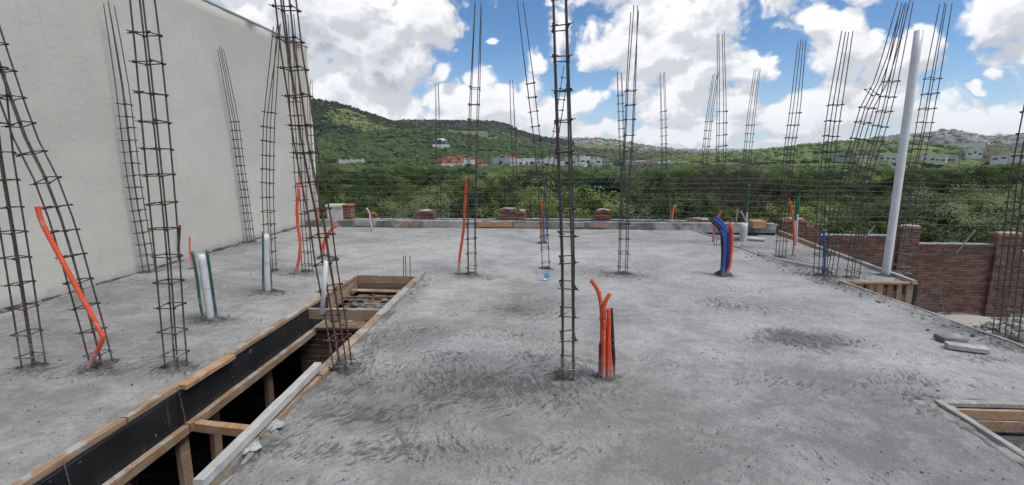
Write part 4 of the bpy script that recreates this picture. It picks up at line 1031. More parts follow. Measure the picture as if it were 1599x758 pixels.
H_town = layer('town_hillside', M['town_hill'], [(-300, 210), (600, 220), (840, 221), (870, 215), (885, 214), (900, 217), (930, 216), (960, 219), (985, 223), (1010, 229), (1060, 234), (1100, 237), (1150, 238), (1180, 235), (1230, 229), (1290, 223), (1340, 219), (1390, 213), (1440, 207), (1480, 203), (1500, 204), (1520, 209), (1545, 214), (1599, 212), (1700, 207), (2300, 200)], 700, 1900, 900, 1.1, .5)
H_mesa = layer('plateau', M['mesa'], [(-300, 190), (560, 192), (610, 190), (640, 189), (700, 189), (770, 191), (785, 193), (800, 199), (815, 206), (835, 212), (860, 217), (900, 223), (950, 228), (1000, 238), (1060, 252), (1200, 270)], 560, 1150, 600, 1.2, .3)
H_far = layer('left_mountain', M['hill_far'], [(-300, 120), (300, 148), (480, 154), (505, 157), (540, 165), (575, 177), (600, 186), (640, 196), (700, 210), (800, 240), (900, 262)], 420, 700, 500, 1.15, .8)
H_near = layer('near_hillside', M['hill_near'], [(-300, 212), (300, 215), (480, 216), (520, 212), (560, 208), (600, 205), (660, 204), (700, 207), (740, 213), (800, 224), (850, 234), (900, 244), (950, 254), (1000, 264), (1100, 276)], 262, 460, 300, .85, .35)
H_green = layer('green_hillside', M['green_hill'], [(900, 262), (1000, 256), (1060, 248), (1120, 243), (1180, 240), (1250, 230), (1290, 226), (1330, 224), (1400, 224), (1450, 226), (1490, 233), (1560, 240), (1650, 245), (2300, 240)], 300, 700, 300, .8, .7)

# red earth cut below the dome house
M['redearth'] = rough_concrete('red_earth', (.13, .05, .03), (.33, .14, .085), .35, 1.0, .8)
def bank(pxs, tops, bots, r, label):
    V = []; F = []; nrow = 12
    for i, (px, yt, yb) in enumerate(zip(pxs, tops, bots)):
        for k in range(nrow):
            t = k / (nrow - 1); q = P3(px, yb + (yt - yb) * t, r + 8 * t + random.uniform(-.6, .6) + 1.8 * mn.noise(Vector((px * .2, k * .3, 1)))); V.append(q)
    n = len(pxs)
    for i in range(n - 1):
        for k in range(nrow - 1): F.append((i * nrow + k, (i + 1) * nrow + k, (i + 1) * nrow + k + 1, i * nrow + k + 1))
    b = len(V)
    for i in (0, n - 1):
        for k in (0, nrow - 1): V.append(Vector(V[i * nrow + k]) + Vector((0, 30, 0)))
    mb = MB(); mb.add(V, F); o = mb.build('earth_cut', M['redearth']); tag(o, label, kind='structure')
_bx = list(np.linspace(680, 764, 36))
bank(_bx, [max(241, 243 + 9 * abs((x - 716) / 40) ** 2.2) + 3.2 * mn.noise(Vector((x * .21, 0, 0))) + 1.5 * mn.noise(Vector((x * .6, 3, 0))) for x in _bx], [268] * 36, 266, 'bare red earth cut at the foot of the hill')
bank([667, 671, 676, 682, 688], [232, 229, 228, 230, 236], [242, 250, 256, 262, 266], 345, 'narrow bare earth scar below the dome house')

# ------------------------------------------------------------------ scrub on the hills (stuff)
def ico(sub):
    bm = bmesh.new(); bmesh.ops.create_icosphere(bm, subdivisions=sub, radius=1); v = np.array([tuple(x.co) for x in bm.verts]); f = np.array([[q.index for q in x.verts] for x in bm.faces]); bm.free(); return v, f
def foliage(name, c_lo, c_hi, sc=.3, trans=.25, leafy=True, warm=(.12, .13, .03)):
    m, nt, b = new_mat(name); P = node(nt, 'ShaderNodeNewGeometry').outputs['Position']
    at = node(nt, 'ShaderNodeAttribute', attribute_name='tint'); t = S(nt, at.outputs['Fac'])
    oi = node(nt, 'ShaderNodeObjectInfo'); rnd = S(nt, oi.outputs['Random'])
    n = noise_s(nt, P, sc, 4, .6)
    k = (t * .75 + n * .4 + rnd * .75 - .45).max(0.0).min(1.0)
    c = mixc(nt, k, c_lo, c_hi); c = mixc(nt, rnd.smooth(.6, 1.0) * .25, c, warm)
    nt.links.new(c, b.inputs['Base Color']); b.inputs['Roughness'].default_value = .75; b.inputs['Specular IOR Level'].default_value = .2
    if trans:
        o = nt.nodes['Material Output']; tr = node(nt, 'ShaderNodeBsdfTranslucent'); nt.links.new(c, tr.inputs[0]); mx = node(nt, 'ShaderNodeMixShader'); mx.inputs[0].default_value = trans
        nt.links.new(b.outputs[0], mx.inputs[1]); nt.links.new(tr.outputs[0], mx.inputs[2]); nt.links.new(mx.outputs[0], o.inputs[0])
    return m
M['scrub_dark'] = foliage('scrub_leaves', (.020, .040, .014), (.075, .110, .036), .05, 0)
M['scrub_mtn'] = foliage('mountain_scrub_leaves', (.014, .026, .013), (.036, .054, .026), .05, 0)  # dark leaves, deepened further to imitate cloud shadow on the mountain
M['scrub_light'] = foliage('pale_and_sun_tinted_scrub', (.06, .10, .028), (.19, .235, .085), .03, 0)  # pale green leaves; on the saddle their brightness imitates sunlight
M['scrub_dry'] = foliage('dry_scrub_leaves', (.05, .075, .03), (.14, .15, .07), .03, 0)
def scatter(name, mat, n, az0, az1, r0, r1, hfun, size, label, sub=1, avoid=None, rpow=1.0, keep=None):
    v0, f0 = ico(sub); VV = []; FF = []; T = []; o = 0
    for i in range(n):
        a = random.uniform(az0, az1); r = r0 + (r1 - r0) * random.random() ** rpow
        x, y = math.sin(a) * r, math.cos(a) * r
        if keep and mn.noise(Vector((x, y, 0)) * keep[0]) < keep[1]: continue
        if avoid and any(a0 < a < a1 and q0 < r < q1 for a0, a1, q0, q1 in avoid): continue
        z = hfun(a, r); s = size * (.42 + 1.3 * random.random() ** 1.8)
        q = v0 * np.array([s, s, s * random.uniform(.6, .95)]) * (1 + rng.uniform(-.28, .28, (len(v0), 1)))
        an = random.uniform(0, 6.3); ca, sa = math.cos(an), math.sin(an)
        q = np.stack([q[:, 0] * ca - q[:, 1] * sa + x, q[:, 0] * sa + q[:, 1] * ca + y, q[:, 2] + z + s * .25], 1)
        VV.append(q); FF.append(f0 + o); T.append(np.full(len(v0), random.random())); o += len(v0)
    V = np.concatenate(VV); Fa = np.concatenate(FF)
    me = bpy.data.meshes.new(name); me.from_pydata(V.tolist(), [], Fa.tolist()); me.update(); me.materials.append(mat)
    at = me.attributes.new('tint', 'FLOAT', 'POINT'); at.data.foreach_set('value', np.concatenate(T))
    ob = bpy.data.objects.new(name, me); col.objects.link(ob); tag(ob, label, 'scrub', kind='stuff')
sp_ = R(-25)
az_ = lambda px: azel(px, 240)[0]
AV = [(az_(682), az_(762), 200, 277), (az_(666), az_(690), 322, 350), (az_(676), az_(703), 345, 366)]
scatter('hillside_scrub', M['scrub_dark'], 15000, -.55, .36, 264, 462, H_near, 1.75, 'dense dark green scrub covering the near hillside', avoid=AV, keep=(.03, -.33))
scatter('mountain_scrub', M['scrub_mtn'], 17000, -.62, .12, 470, 705, H_far, 1.75, 'dark scrub over the left mountain, deepened to suggest cloud shadow', keep=(.02, -.36), avoid=[(az_(522), az_(612), 600, 655)])
scatter('sun_tinted_saddle_scrub', M['scrub_light'], 500, az_(515), az_(625), 592, 665, H_far, 1.6, 'light green scrub tinted to look sunlit on the open saddle of the mountain')
scatter('mesa_scrub', M['scrub_dry'], 7000, -.45, .30, 640, 1150, H_mesa, 3.2, 'patchy scrub on the distant plateau', keep=(.006, -.02))
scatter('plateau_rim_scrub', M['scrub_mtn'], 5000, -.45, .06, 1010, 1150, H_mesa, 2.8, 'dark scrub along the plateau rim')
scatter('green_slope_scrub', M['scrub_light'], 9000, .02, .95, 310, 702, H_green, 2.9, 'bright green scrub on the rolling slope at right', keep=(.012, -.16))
scatter('town_hill_scrub', M['scrub_dry'], 3000, -.02, 1.0, 900, 1900, H_town, 4.5, 'scattered scrub among the distant town', keep=(.004, -.15))

# ------------------------------------------------------------------ trees
M['leaf_a'] = foliage('mesquite_leaves', (.024, .050, .014), (.20, .26, .075), .9, .2)
M['leaf_b'] = foliage('dark_evergreen_leaves', (.012, .030, .012), (.10, .145, .050), .9, .25)
M['leaf_c'] = foliage('pale_grey_green_leaves', (.09, .125, .055), (.28, .32, .18), .9, .2)
M['leaf_d'] = foliage('blue_green_spiky_leaves', (.020, .045, .032), (.055, .095, .065), .9, .2, warm=(.03, .05, .04))
M['leaf_e'] = foliage('bright_green_leaves', (.06, .10, .024), (.28, .34, .105), .9, .22)
M['leaf_f'] = foliage('sparse_brownish_leaves', (.030, .038, .020), (.105, .11, .058), .9, .2)
M['blossom'] = foliage('whitish_blossom', (.30, .30, .24), (.52, .52, .42), .9, .2)
M['bark'] = simple('bark', (.10, .075, .055), .9, .3, 12)
M['bark_pale'] = simple('pale_bark', (.20, .17, .14), .9, .3, 12)
def make_tree(i, leaf, nl, ls, H=4.5, W=2.4, lobes=9, twig=False, spiky=False, squash=.7, bark='bark', low=.3):
    """leaf cards through uneven lobes around real limbs; unit: metres"""
    rnd = random.Random(100 + i); g = np.random.default_rng(100 + i)
    cr = []
    for k in range(lobes):
        a = rnd.uniform(0, 6.28); q = rnd.uniform(.15, 1) ** .7; z = rnd.uniform(low, .92)
        rr = W * q * (1 - abs(z - .5) ** 2 * 1.4)
        cr.append((math.cos(a) * rr * .75, math.sin(a) * rr * .75, H * z, rnd.uniform(.5, 1.05) * W * .42))
    cr.append((0, 0, H * .8, W * .5))
    tb = MB()
    tb.tube([(0, 0, -.6), (.05, .02, H * .15), (rnd.uniform(-.2, .2), rnd.uniform(-.2, .2), H * .35)], .1, 7, rad=[.16, .12, .09])
    for (x, y, z, r) in cr:
        m = Vector((x * .4 + rnd.uniform(-.2, .2), y * .4 + rnd.uniform(-.2, .2), H * .25 + (z - H * .25) * .5))
        tb.tube([(0, 0, H * .18), m, (x, y, z)], .04, 5, rad=[.07, .04, .014])
        if twig:
            for q in range(14):
                e = Vector((rnd.gauss(0, 1), rnd.gauss(0, 1), rnd.gauss(.6, .8))).normalized() * r * rnd.uniform(1.0, 1.8)
                tb.tube([(x, y, z), Vector((x, y, z)) + e * .5 + Vector((rnd.uniform(-.1, .1),) * 3), Vector((x, y, z)) + e], .012, 4, rad=[.014, .009, .004], cap=False)
    me_t = bpy.data.meshes.new('trunk'); me_t.from_pydata(tb.v, [], tb.f); me_t.update(); me_t.materials.append(M[bark])
    wts = np.array([c[3] ** 2 for c in cr]); wts /= wts.sum(); idx = g.choice(len(cr), nl, p=wts); C = np.array(cr)[idx]
    d = g.normal(size=(nl, 3)); d /= np.linalg.norm(d, axis=1)[:, None]
    # small sub-clumps inside each lobe so the crown breaks up into tufts with gaps
    ncl = 60; cd = g.normal(size=(len(cr), ncl, 3)); cd /= np.linalg.norm(cd, axis=2)[..., None]; cd *= g.uniform(.55, 1.1, (len(cr), ncl, 1))
    ci = g.integers(0, ncl, nl); base = cd[idx, ci]
    pos = base + d * (g.uniform(0, 1, (nl, 1)) ** .5) * .24
    P = C[:, :3] + pos * C[:, 3:4] * np.array([1, 1, squash])
    nrm = pos + g.normal(size=(nl, 3)) * .38 + np.array([0, 0, .45]); nrm /= np.linalg.norm(nrm, axis=1)[:, None]
    up = np.cross(nrm, g.normal(size=(nl, 3))); up /= np.linalg.norm(up, axis=1)[:, None]; sd = np.cross(nrm, up)
    s = (ls * g.uniform(.6, 1.4, (nl, 1)))
    if spiky: a_, b_ = s * 2.6, s * .28; up = pos + np.array([0, 0, .9]); up /= np.linalg.norm(up, axis=1)[:, None]; sd = np.cross(up, g.normal(size=(nl, 3))); sd /= np.linalg.norm(sd, axis=1)[:, None]
    else: a_, b_ = s, s * .62
    V = np.stack([P - up * a_, P + sd * b_, P + up * a_, P - sd * b_], 1).reshape(-1, 3)
    F = np.arange(nl * 4).reshape(-1, 4)
    me = bpy.data.meshes.new('crown'); me.from_pydata(V.tolist(), [], F.tolist()); me.update(); me.materials.append(M[leaf])
    tint = np.clip(g.uniform(0, 1, (len(cr), ncl))[idx, ci] * .8 + g.uniform(0, .3, nl), 0, 1)
    at = me.attributes.new('tint', 'FLOAT', 'POINT'); at.data.foreach_set('value', np.repeat(tint, 4))
    return me_t, me
PROT = {
 'a': [make_tree(k, 'leaf_a', 24000, .034) for k in range(3)],
 'b': [make_tree(10 + k, 'leaf_b', 24000, .036, lobes=11) for k in range(3)],
 'c': [make_tree(20, 'leaf_c', 24000, .026, H=3.2, W=2.8, lobes=10, squash=.55)],
 'd': [make_tree(30, 'leaf_d', 9000, .07, H=4.6, W=2.6, spiky=True, lobes=12)],
 'e': [make_tree(40 + k, 'leaf_e', 24000, .034, H=4.2, W=2.5) for k in range(2)],
 'f': [make_tree(50 + k, 'leaf_f', 8000, .03, H=5.2, W=2.3, twig=True, lobes=12, bark='bark') for k in range(2)],
 'g': [make_tree(60, 'blossom', 3500, .026, H=3.4, W=1.6, twig=True, bark='bark_pale')],
}
HB = {'a': 4.9, 'b': 4.9, 'c': 3.5, 'd': 5.0, 'e': 4.6, 'f': 6.0, 'g': 3.9}
KIND = {'a': ('mesquite_tree', 'green feathery mesquite'), 'b': ('evergreen_tree', 'dense dark green tree'), 'c': ('pale_tree', 'pale grey green spreading tree'), 'd': ('spiky_tree', 'blue green spiky tree'),
        'e': ('bright_tree', 'bright green bushy tree'), 'f': ('bare_tree', 'thinly leaved brownish twiggy tree'), 'g': ('blossom_shrub', 'whitish twiggy shrub')}
def place_tree(kind, x, y, top_z, label, group=None, wide=1.0):
    mt, mc = random.choice(PROT[kind]); zg = zground(x, y) - .1; s = (top_z - zg) / HB[kind]
    root = empty(KIND[kind][0], (x, y, zg), label, 'shrub' if kind == 'g' else 'tree', group, random.uniform(0, 6.28)); root.scale = (s * wide, s * wide, s)
    for nm, me in (('trunk', mt), ('crown', mc)):
        o = bpy.data.objects.new(nm, me); col.objects.link(o); o.parent = root
marks = [(515, 'the white block pillar'), (580, 'the hooked pipe'), (650, 'the first brick pier'), (725, 'the straight orange conduit'), (790, 'the double brick pier'), (850, 'the far cage with blue pipe'), (885, 'the heavy central cage'),
         (941, 'the pier by the central cage'), (975, 'the spread four bar cage'), (1050, 'the short kerb conduit'), (1128, 'the blue hose bundle'), (1168, 'the green topped pipe'), (1235, 'the thin orange conduit'),
         (1300, 'the crowded right cages'), (1385, 'the tall white pipe foot'), (1440, 'the tall pipe cage'), (1510, 'the leaning fence post'), (1575, 'the right edge cage')]
rowname = ['nearest row', 'second row', 'third row', 'fourth row']
used_l = {}
def tree_label(kind, px, row):
    m = min(marks, key=lambda q: abs(q[0] - px)); d = px - m[0]
    rel = 'behind ' if abs(d) < 14 else ('just left of ' if d < 0 else 'just right of ')
    l = KIND[kind][1] + ' ' + rel + m[1] + ', ' + rowname[row]
    if l in used_l: l = l.replace(', ', ' and its twin, ', 1) if False else l
    return l
# sightings of crown tops: (px of centre, py of top, kind)
rows = [
 (17.5, [(500, 292, 'b'), (552, 286, 'e'), (600, 300, 'e'), (648, 290, 'c'), (700, 300, 'b'), (748, 296, 'b'), (800, 290, 'a'), (838, 296, 'e'), (905, 282, 'e'), (952, 300, 'a'), (992, 292, 'g'), (1030, 296, 'b'), (1075, 290, 'b'), (1136, 262, 'f'), (1185, 272, 'f'), (1232, 300, 'e'), (1275, 298, 'a'), (1325, 318, 'b'), (1370, 306, 'a'), (1425, 300, 'b'), (1480, 288, 'c'), (1545, 292, 'e'), (1600, 292, 'b'), (1680, 290, 'a')]),
 (23, [(522, 268, 'a'), (575, 270, 'b'), (630, 272, 'b'), (690, 275, 'a'), (735, 278, 'b'), (785, 276, 'a'), (830, 276, 'a'), (872, 280, 'b'), (925, 262, 'd'), (980, 272, 'b'), (1040, 262, 'b'), (1092, 243, 'f'), (1128, 236, 'f'), (1172, 238, 'f'), (1215, 276, 'b'), (1262, 282, 'a'), (1312, 290, 'e'), (1365, 296, 'b'), (1420, 280, 'b'), (1480, 278, 'a'), (1535, 280, 'c'), (1600, 276, 'e')]),
 (32, [(505, 262, 'b'), (545, 264, 'a'), (600, 262, 'a'), (655, 264, 'b'), (715, 268, 'e'), (760, 268, 'b'), (805, 270, 'b'), (850, 270, 'e'), (900, 266, 'b'), (950, 266, 'a'), (1005, 268, 'a'), (1060, 262, 'a'), (1115, 258, 'f'), (1180, 270, 'b'), (1240, 274, 'a'), (1330, 278, 'b'), (1400, 268, 'b'), (1455, 266, 'b'), (1510, 264, 'b'), (1560, 262, 'b'), (1610, 260, 'b')]),
 (46, [(500, 256, 'b'), (540, 262, 'b'), (585, 261, 'b'), (625, 258, 'e'), (670, 258, 'b'), (700, 262, 'b'), (740, 266, 'a'), (780, 266, 'b'), (830, 267, 'a'), (880, 270, 'b'), (930, 268, 'b'), (985, 266, 'a'), (1040, 266, 'b'), (1090, 262, 'a'), (1140, 262, 'b'), (1200, 264, 'b'), (1255, 268, 'b'), (1345, 272, 'a'), (1430, 262, 'b'), (1480, 260, 'b'), (1530, 258, 'b'), (1580, 256, 'b'), (1640, 258, 'b')]),
]
for ri, (r, lst) in enumerate(rows):
    for (px, py, kind) in lst:
        rr = r * random.uniform(.95, 1.08) / max(.6, math.cos(azel(px, py)[0])); rr = max(rr, 16.2 / max(.5, math.cos(azel(px, py)[0]))); q = P3(px + random.uniform(-6, 6), py + (random.uniform(-9, 7) if kind != 'f' else 0), rr)
        wide = {17.5: 1.0, 23: 1.05, 32: 1.15, 46: 1.35}[r] * random.uniform(.8, 1.2)
        place_tree(kind, q.x, q.y, q.z, tree_label(kind, px, ri), ['trees of the nearest row behind the wall', 'trees of the second row behind the wall', 'trees of the third row behind the wall', 'trees of the fourth row behind the wall'][ri], wide)
def deep_label(kind, px, r):
    m = min(marks, key=lambda q: abs(q[0] - px)); d = px - m[0]
    return KIND[kind][1] + ' far back ' + ('behind ' if abs(d) < 14 else 'left of ' if d < 0 else 'right of ') + m[1] + {62: ', row five', 84: ', row six', 112: ', row seven'}[r]
# deeper in the belt: look-alikes
for (r, n, py0, wide, pad) in [(62, 26, 262, 1.6, 0), (84, 28, 263, 1.8, 0), (112, 32, 263, 2.1, 0)]:
    for k in range(n):
        px = 470 + (1240) * (k + random.uniform(.1, .9)) / n; yy = py0 + random.uniform(-5, 6) + (4 if 1180 < px < 1400 else 0) + (3 if 880 < px < 1060 else 0)
        q = P3(px, yy, r * random.uniform(.93, 1.08)); kd = random.choice('abbae'); place_tree(kd, q.x, q.y, q.z, deep_label(kd, px, r), 'trees deep in the wooded belt', wide)
# low undergrowth so no bare ground shows under the crowns
def hg(a, r): return zground(math.sin(a) * r, math.cos(a) * r)
M['under'] = foliage('undergrowth_leaves', (.014, .030, .010), (.05, .075, .02), .8, .2)
def undergrowth():
    n = 130000; a = rng.uniform(-.5, 1.0, n); r = 15.2 + (130 - 15.2) * rng.uniform(0, 1, n) ** 1.6
    keep = np.array([mn.noise(Vector((math.sin(x) * y * .4, math.cos(x) * y * .4, 0))) for x, y in zip(a, r)]) > -.35
    keep &= (np.cos(a) * r > 14.2); a, r = a[keep], r[keep]; n = len(a)
    P = np.stack([np.sin(a) * r, np.cos(a) * r, np.array([hg(x, y) for x, y in zip(a, r)]) + rng.uniform(0, 1, n) ** 1.5 * 1.7], 1)
    nr = rng.normal(size=(n, 3)) + np.array([0, -.3, .6]); nr /= np.linalg.norm(nr, axis=1)[:, None]; up = np.cross(nr, rng.normal(size=(n, 3))); up /= np.linalg.norm(up, axis=1)[:, None]; sd = np.cross(nr, up)
    s = .05 * rng.uniform(.6, 1.5, (n, 1)) * (r[:, None] / 18) ** .8
    V = np.stack([P - up * s, P + sd * s * .6, P + up * s, P - sd * s * .6], 1).reshape(-1, 3)
    me = bpy.data.meshes.new('undergrowth'); me.from_pydata(V.tolist(), [], np.arange(n * 4).reshape(-1, 4).tolist()); me.update(); me.materials.append(M['under'])
    at = me.attributes.new('tint', 'FLOAT', 'POINT'); at.data.foreach_set('value', np.repeat(rng.uniform(0, 1, n), 4))
    o = bpy.data.objects.new('undergrowth', me); col.objects.link(o); tag(o, 'tangled undergrowth beneath the tree belt', 'undergrowth', kind='stuff')
undergrowth()
scatter('distant_wood', M['scrub_dark'], 5200, -.55, 1.0, 105, 300, lambda a, r: hg(a, r) + .6, 2.1, 'far off green wood between the tree belt and the houses', rpow=.8, avoid=[(az_(684), az_(748), 235, 400)])

# ------------------------------------------------------------------ houses
def paint(name, c): return simple(name, c, .8, .08, .6, bs=0, world=True)
HC = {'white': paint('white_house_paint', (.66, .66, .65)), 'cream': paint('cream_house_paint', (.50, .46, .37)), 'grey': paint('grey_house_render', (.30, .31, .32)), 'tan': paint('tan_house_render', (.40, .31, .22)), 'pink': paint('terracotta_house_paint', (.42, .20, .13)), 'dgrey': paint('dark_grey_render', (.13, .135, .14))}
M['glass'] = simple('dark_window_glass', (.02, .025, .03), .15, .1, 1, bs=0)
M['tile'] = simple('red_roof_tile', (.40, .13, .06), .8, .2, 2, bs=0, world=True)
def house(px, py, wpx, hpx, r, colr, label, group, seed, upper=None, win=3, roof='flat', deep=.9):
    rnd = random.Random(seed); q = P3(px, py, r); ct = math.cos(math.atan((px - 799.5) / FPX)); wd = wpx / FPX * r * ct * ct; h = hpx / FPX * r * ct
    k = math.hypot(*ray(px, py).xy)
    root = empty('residential_house', q, label, 'house', group, -math.atan2(q.x, q.y) + rnd.uniform(-.25, .25))
    dp = max(5, wd * deep); mb = MB(); h *= .82; mb.box((-wd / 2, 0, -1.6), (wd / 2, dp, h))
    mb.box((-wd / 2 - .05, -.05, h + .01), (-wd / 2 + .25, dp, h + .5)); mb.box((wd / 2 - .25, -.05, h + .01), (wd / 2 + .05, dp, h + .5)); mb.box((-wd / 2 + .27, -.05, h + .01), (wd / 2 - .27, .25, h + .5))
    mb.build('wall', HC[colr], root)
    if upper:
        uw, uh, uc = upper; x0 = rnd.uniform(-wd / 2, wd / 2 - wd * uw); mb = MB(); mb.box((x0, 1.0, h + .02), (x0 + wd * uw, dp * .8, h + uh * h)); u = mb.build('upper_storey', HC[uc], root)
        mb = MB(); mb.box((x0 + .2 * wd * uw, .93, h + .3 * uh * h), (x0 + wd * uw * .7, .99, h + .8 * uh * h)); mb.build('window', M['glass'], u)
    if roof == 'tile':
        mb = MB(); V = [(-wd * .4, 0, h + .5), (wd * .4, 0, h + .5), (wd * .4, dp * .6, h + .5), (-wd * .4, dp * .6, h + .5), (-wd * .3, dp * .3, h + 2.1), (wd * .3, dp * .3, h + 2.1)]
        mb.add(V, [(0, 1, 5, 4), (1, 2, 5), (2, 3, 4, 5), (3, 0, 4), (0, 3, 2, 1)]); mb.build('tiled_roof', M['tile'], root)
    for i in range(win):
        c = -wd / 2 + wd * (i + .5) / win; ww = wd / win * rnd.uniform(.22, .38); z0 = h * rnd.choice((.12, .2, .45)); z1 = min(h * .9, z0 + h * rnd.uniform(.25, .4))
        mb = MB(); mb.box((c - ww, -.06, z0), (c + ww, -.005, z1)); mb.build('window', M['glass'], root)
    return root
c1 = [ # left and centre group, 240-300 m
 (551, 262, 38, 13, 280, 'cream', 'beige fluted block, farthest left house beyond the trees', (.0, 0, 0), 4),
 (574, 262, 13, 6, 280, 'dgrey', 'small dark grey box right of the beige fluted block', None, 1),
 (597, 262, 28, 6, 285, 'white', 'low white house farthest from the red earth cut on its left side', None, 2),
 (706, 263, 34, 7, 265, 'white', 'long low white house in front of the red earth cut', None, 2),
 (732, 259, 16, 9, 268, 'white', 'small white house at the right foot of the red earth cut', (.5, .5, 'white'), 1),
 (750, 266, 22, 9, 262, 'cream', 'cream garden building right of the red earth cut', None, 1),
 (782, 264, 26, 19, 262, 'grey', 'grey two storey house at the left end of the white row', (.6, .3, 'grey'), 3),
 (800, 262, 18, 14, 270, 'white', 'white house with red tiled roof in the row', None, 2),
 (806, 267, 26, 11, 256, 'white', 'low white house below the red tiled one', (.4, .5, 'white'), 3),
 (826, 263, 18, 17, 266, 'white', 'white box house right of the red tiled one', (.5, .3, 'dgrey'), 2),
 (842, 266, 16, 13, 258, 'grey', 'grey fronted house behind the far cage with blue pipe', (.5, .4, 'white'), 2),
 (858, 262, 17, 15, 268, 'white', 'white house just left of the heavy central cage', (.6, .3, 'white'), 2),
 (874, 265, 15, 14, 262, 'white', 'white house partly behind the heavy central cage', (.5, .4, 'grey'), 2),
 (890, 258, 18, 13, 275, 'cream', 'cream house above the white cube house', (.5, .3, 'white'), 2),
 (902, 267, 22, 12, 250, 'white', 'white cube house with a large dark window right of the central cage', (.4, .3, 'white'), 2),
 (914, 256, 16, 12, 280, 'white', 'white house behind the white cube house', (.5, .3, 'cream'), 2),
 (930, 258, 17, 10, 278, 'white', 'white house right of the white cube house', (.5, .4, 'white'), 2),
 (815, 257, 14, 9, 285, 'white', 'white house peeping over the row above the red tiled one', None, 2),
 (836, 257, 13, 9, 286, 'grey', 'grey house peeping over the row behind the far cage with blue pipe', None, 1),
 (851, 258, 12, 9, 284, 'white', 'narrow white house wedged behind the row left of the heavy central cage', None, 1),
 (868, 257, 13, 8, 288, 'cream', 'cream house behind the row at the heavy central cage', None, 1),
 (918, 264, 14, 9, 262, 'grey', 'small grey house just right of the white cube house', None, 1),
 (950, 262, 13, 7, 272, 'white', 'small white house left of the long dark grey warehouse', None, 1),
 (977, 258, 14, 7, 290, 'cream', 'cream house directly behind the spread four bar cage', None, 1),
 (1001, 257, 14, 6, 292, 'white', 'small white house above the tan house', None, 1),
 (1022, 257, 14, 6, 294, 'tan', 'small tan house left of the thin upright cage, higher than its neighbours', None, 1),
 (1041, 257, 12, 6, 292, 'white', 'small white house directly behind the thin upright cage', None, 1),
 (943, 256, 14, 7, 285, 'grey', 'low grey house at the foot of the near hill tip', None, 1),
 (962, 260, 26, 7, 282, 'dgrey', 'long dark grey warehouse left of the spread four bar cage', None, 2),
 (990, 262, 24, 9, 272, 'grey', 'grey house behind the spread four bar cage', (.4, .3, 'white'), 2),
 (1012, 260, 18, 7, 280, 'tan', 'tan house right of the spread four bar cage', None, 2),
 (1030, 263, 26, 8, 268, 'grey', 'low grey house left of the thin upright cage', (.3, .4, 'white'), 2),
 (1050, 262, 15, 9, 272, 'white', 'white gabled house right of the thin upright cage', None, 1),
 (1140, 266, 18, 5, 230, 'grey', 'low grey roof glimpsed through the twiggy tree', None, 1),
 (1222, 272, 26, 5, 200, 'white', 'pale flat roof among trees left of the cage by the orange conduit', None, 2),
 (1250, 272, 20, 7, 205, 'tan', 'tan house among trees right of the cage by the orange conduit', None, 1),
 (1296, 276, 46, 9, 170, 'grey', 'wide grey flat roofed building among trees before the crowded cages', (.5, .25, 'grey'), 3),
 (1318, 248, 34, 7, 330, 'grey', 'pale grey shed on the green slope left of the crowded cages', None, 1),
 (1352, 249, 18, 6, 335, 'white', 'white house between the crowded cages and the tall pipe', None, 2),
 (1372, 250, 18, 8, 330, 'cream', 'cream house between the crowded cages and the tall pipe', (.4, .4, 'cream'), 2),
 (1391, 250, 18, 8, 332, 'white', 'white house directly left of the tall white pipe', (.5, .3, 'grey'), 2),
 (1402, 267, 22, 5, 210, 'white', 'low white roof in the trees beside the tall pipe', None, 1),
 (1450, 251, 24, 8, 320, 'white', 'bluish white house right of the cage beside the tall pipe', None, 2),
 (1468, 252, 18, 7, 310, 'white', 'second white house right of the cage beside the tall pipe', (.5, .4, 'grey'), 2),
 (1484, 252, 20, 9, 312, 'cream', 'cream walled house in the right hand row', None, 1),
 (1500, 244, 18, 8, 350, 'tan', 'tan house above the cream walled one', (.4, .4, 'cream'), 2),
 (1522, 243, 24, 9, 345, 'white', 'wide white house high in the right hand row', (.5, .3, 'white'), 3),
 (1545, 248, 24, 8, 330, 'tan', 'tan house right of the wide white one', (.4, .3, 'white'), 2),
 (1560, 251, 26, 8, 312, 'white', 'white house with dark annex near the right photo edge', (.4, .4, 'dgrey'), 2),
 (1588, 249, 26, 9, 318, 'white', 'last white house at the right photo edge', (.5, .3, 'cream'), 2),
]
for i, (px, py, w_, h_, r, c_, lab, up, win) in enumerate(c1):
    if up and up[0] == 0: up = None
    house(px, py, w_, h_, r, c_, lab, 'houses beyond the tree belt', i, up, win, 'tile' if 'tiled roof' in lab else 'flat')
# fluted fins on the beige block are part of it
root = [o for o in bpy.data.objects if o.get('label', '').startswith('beige fluted')][0]
for k in range(5):
    mb = MB(); mb.box((-6.8 + k * 3.0, -.5, 0), (-6.2 + k * 3.0, -.07, 4.7)); mb.build('fin', HC['white'], root)
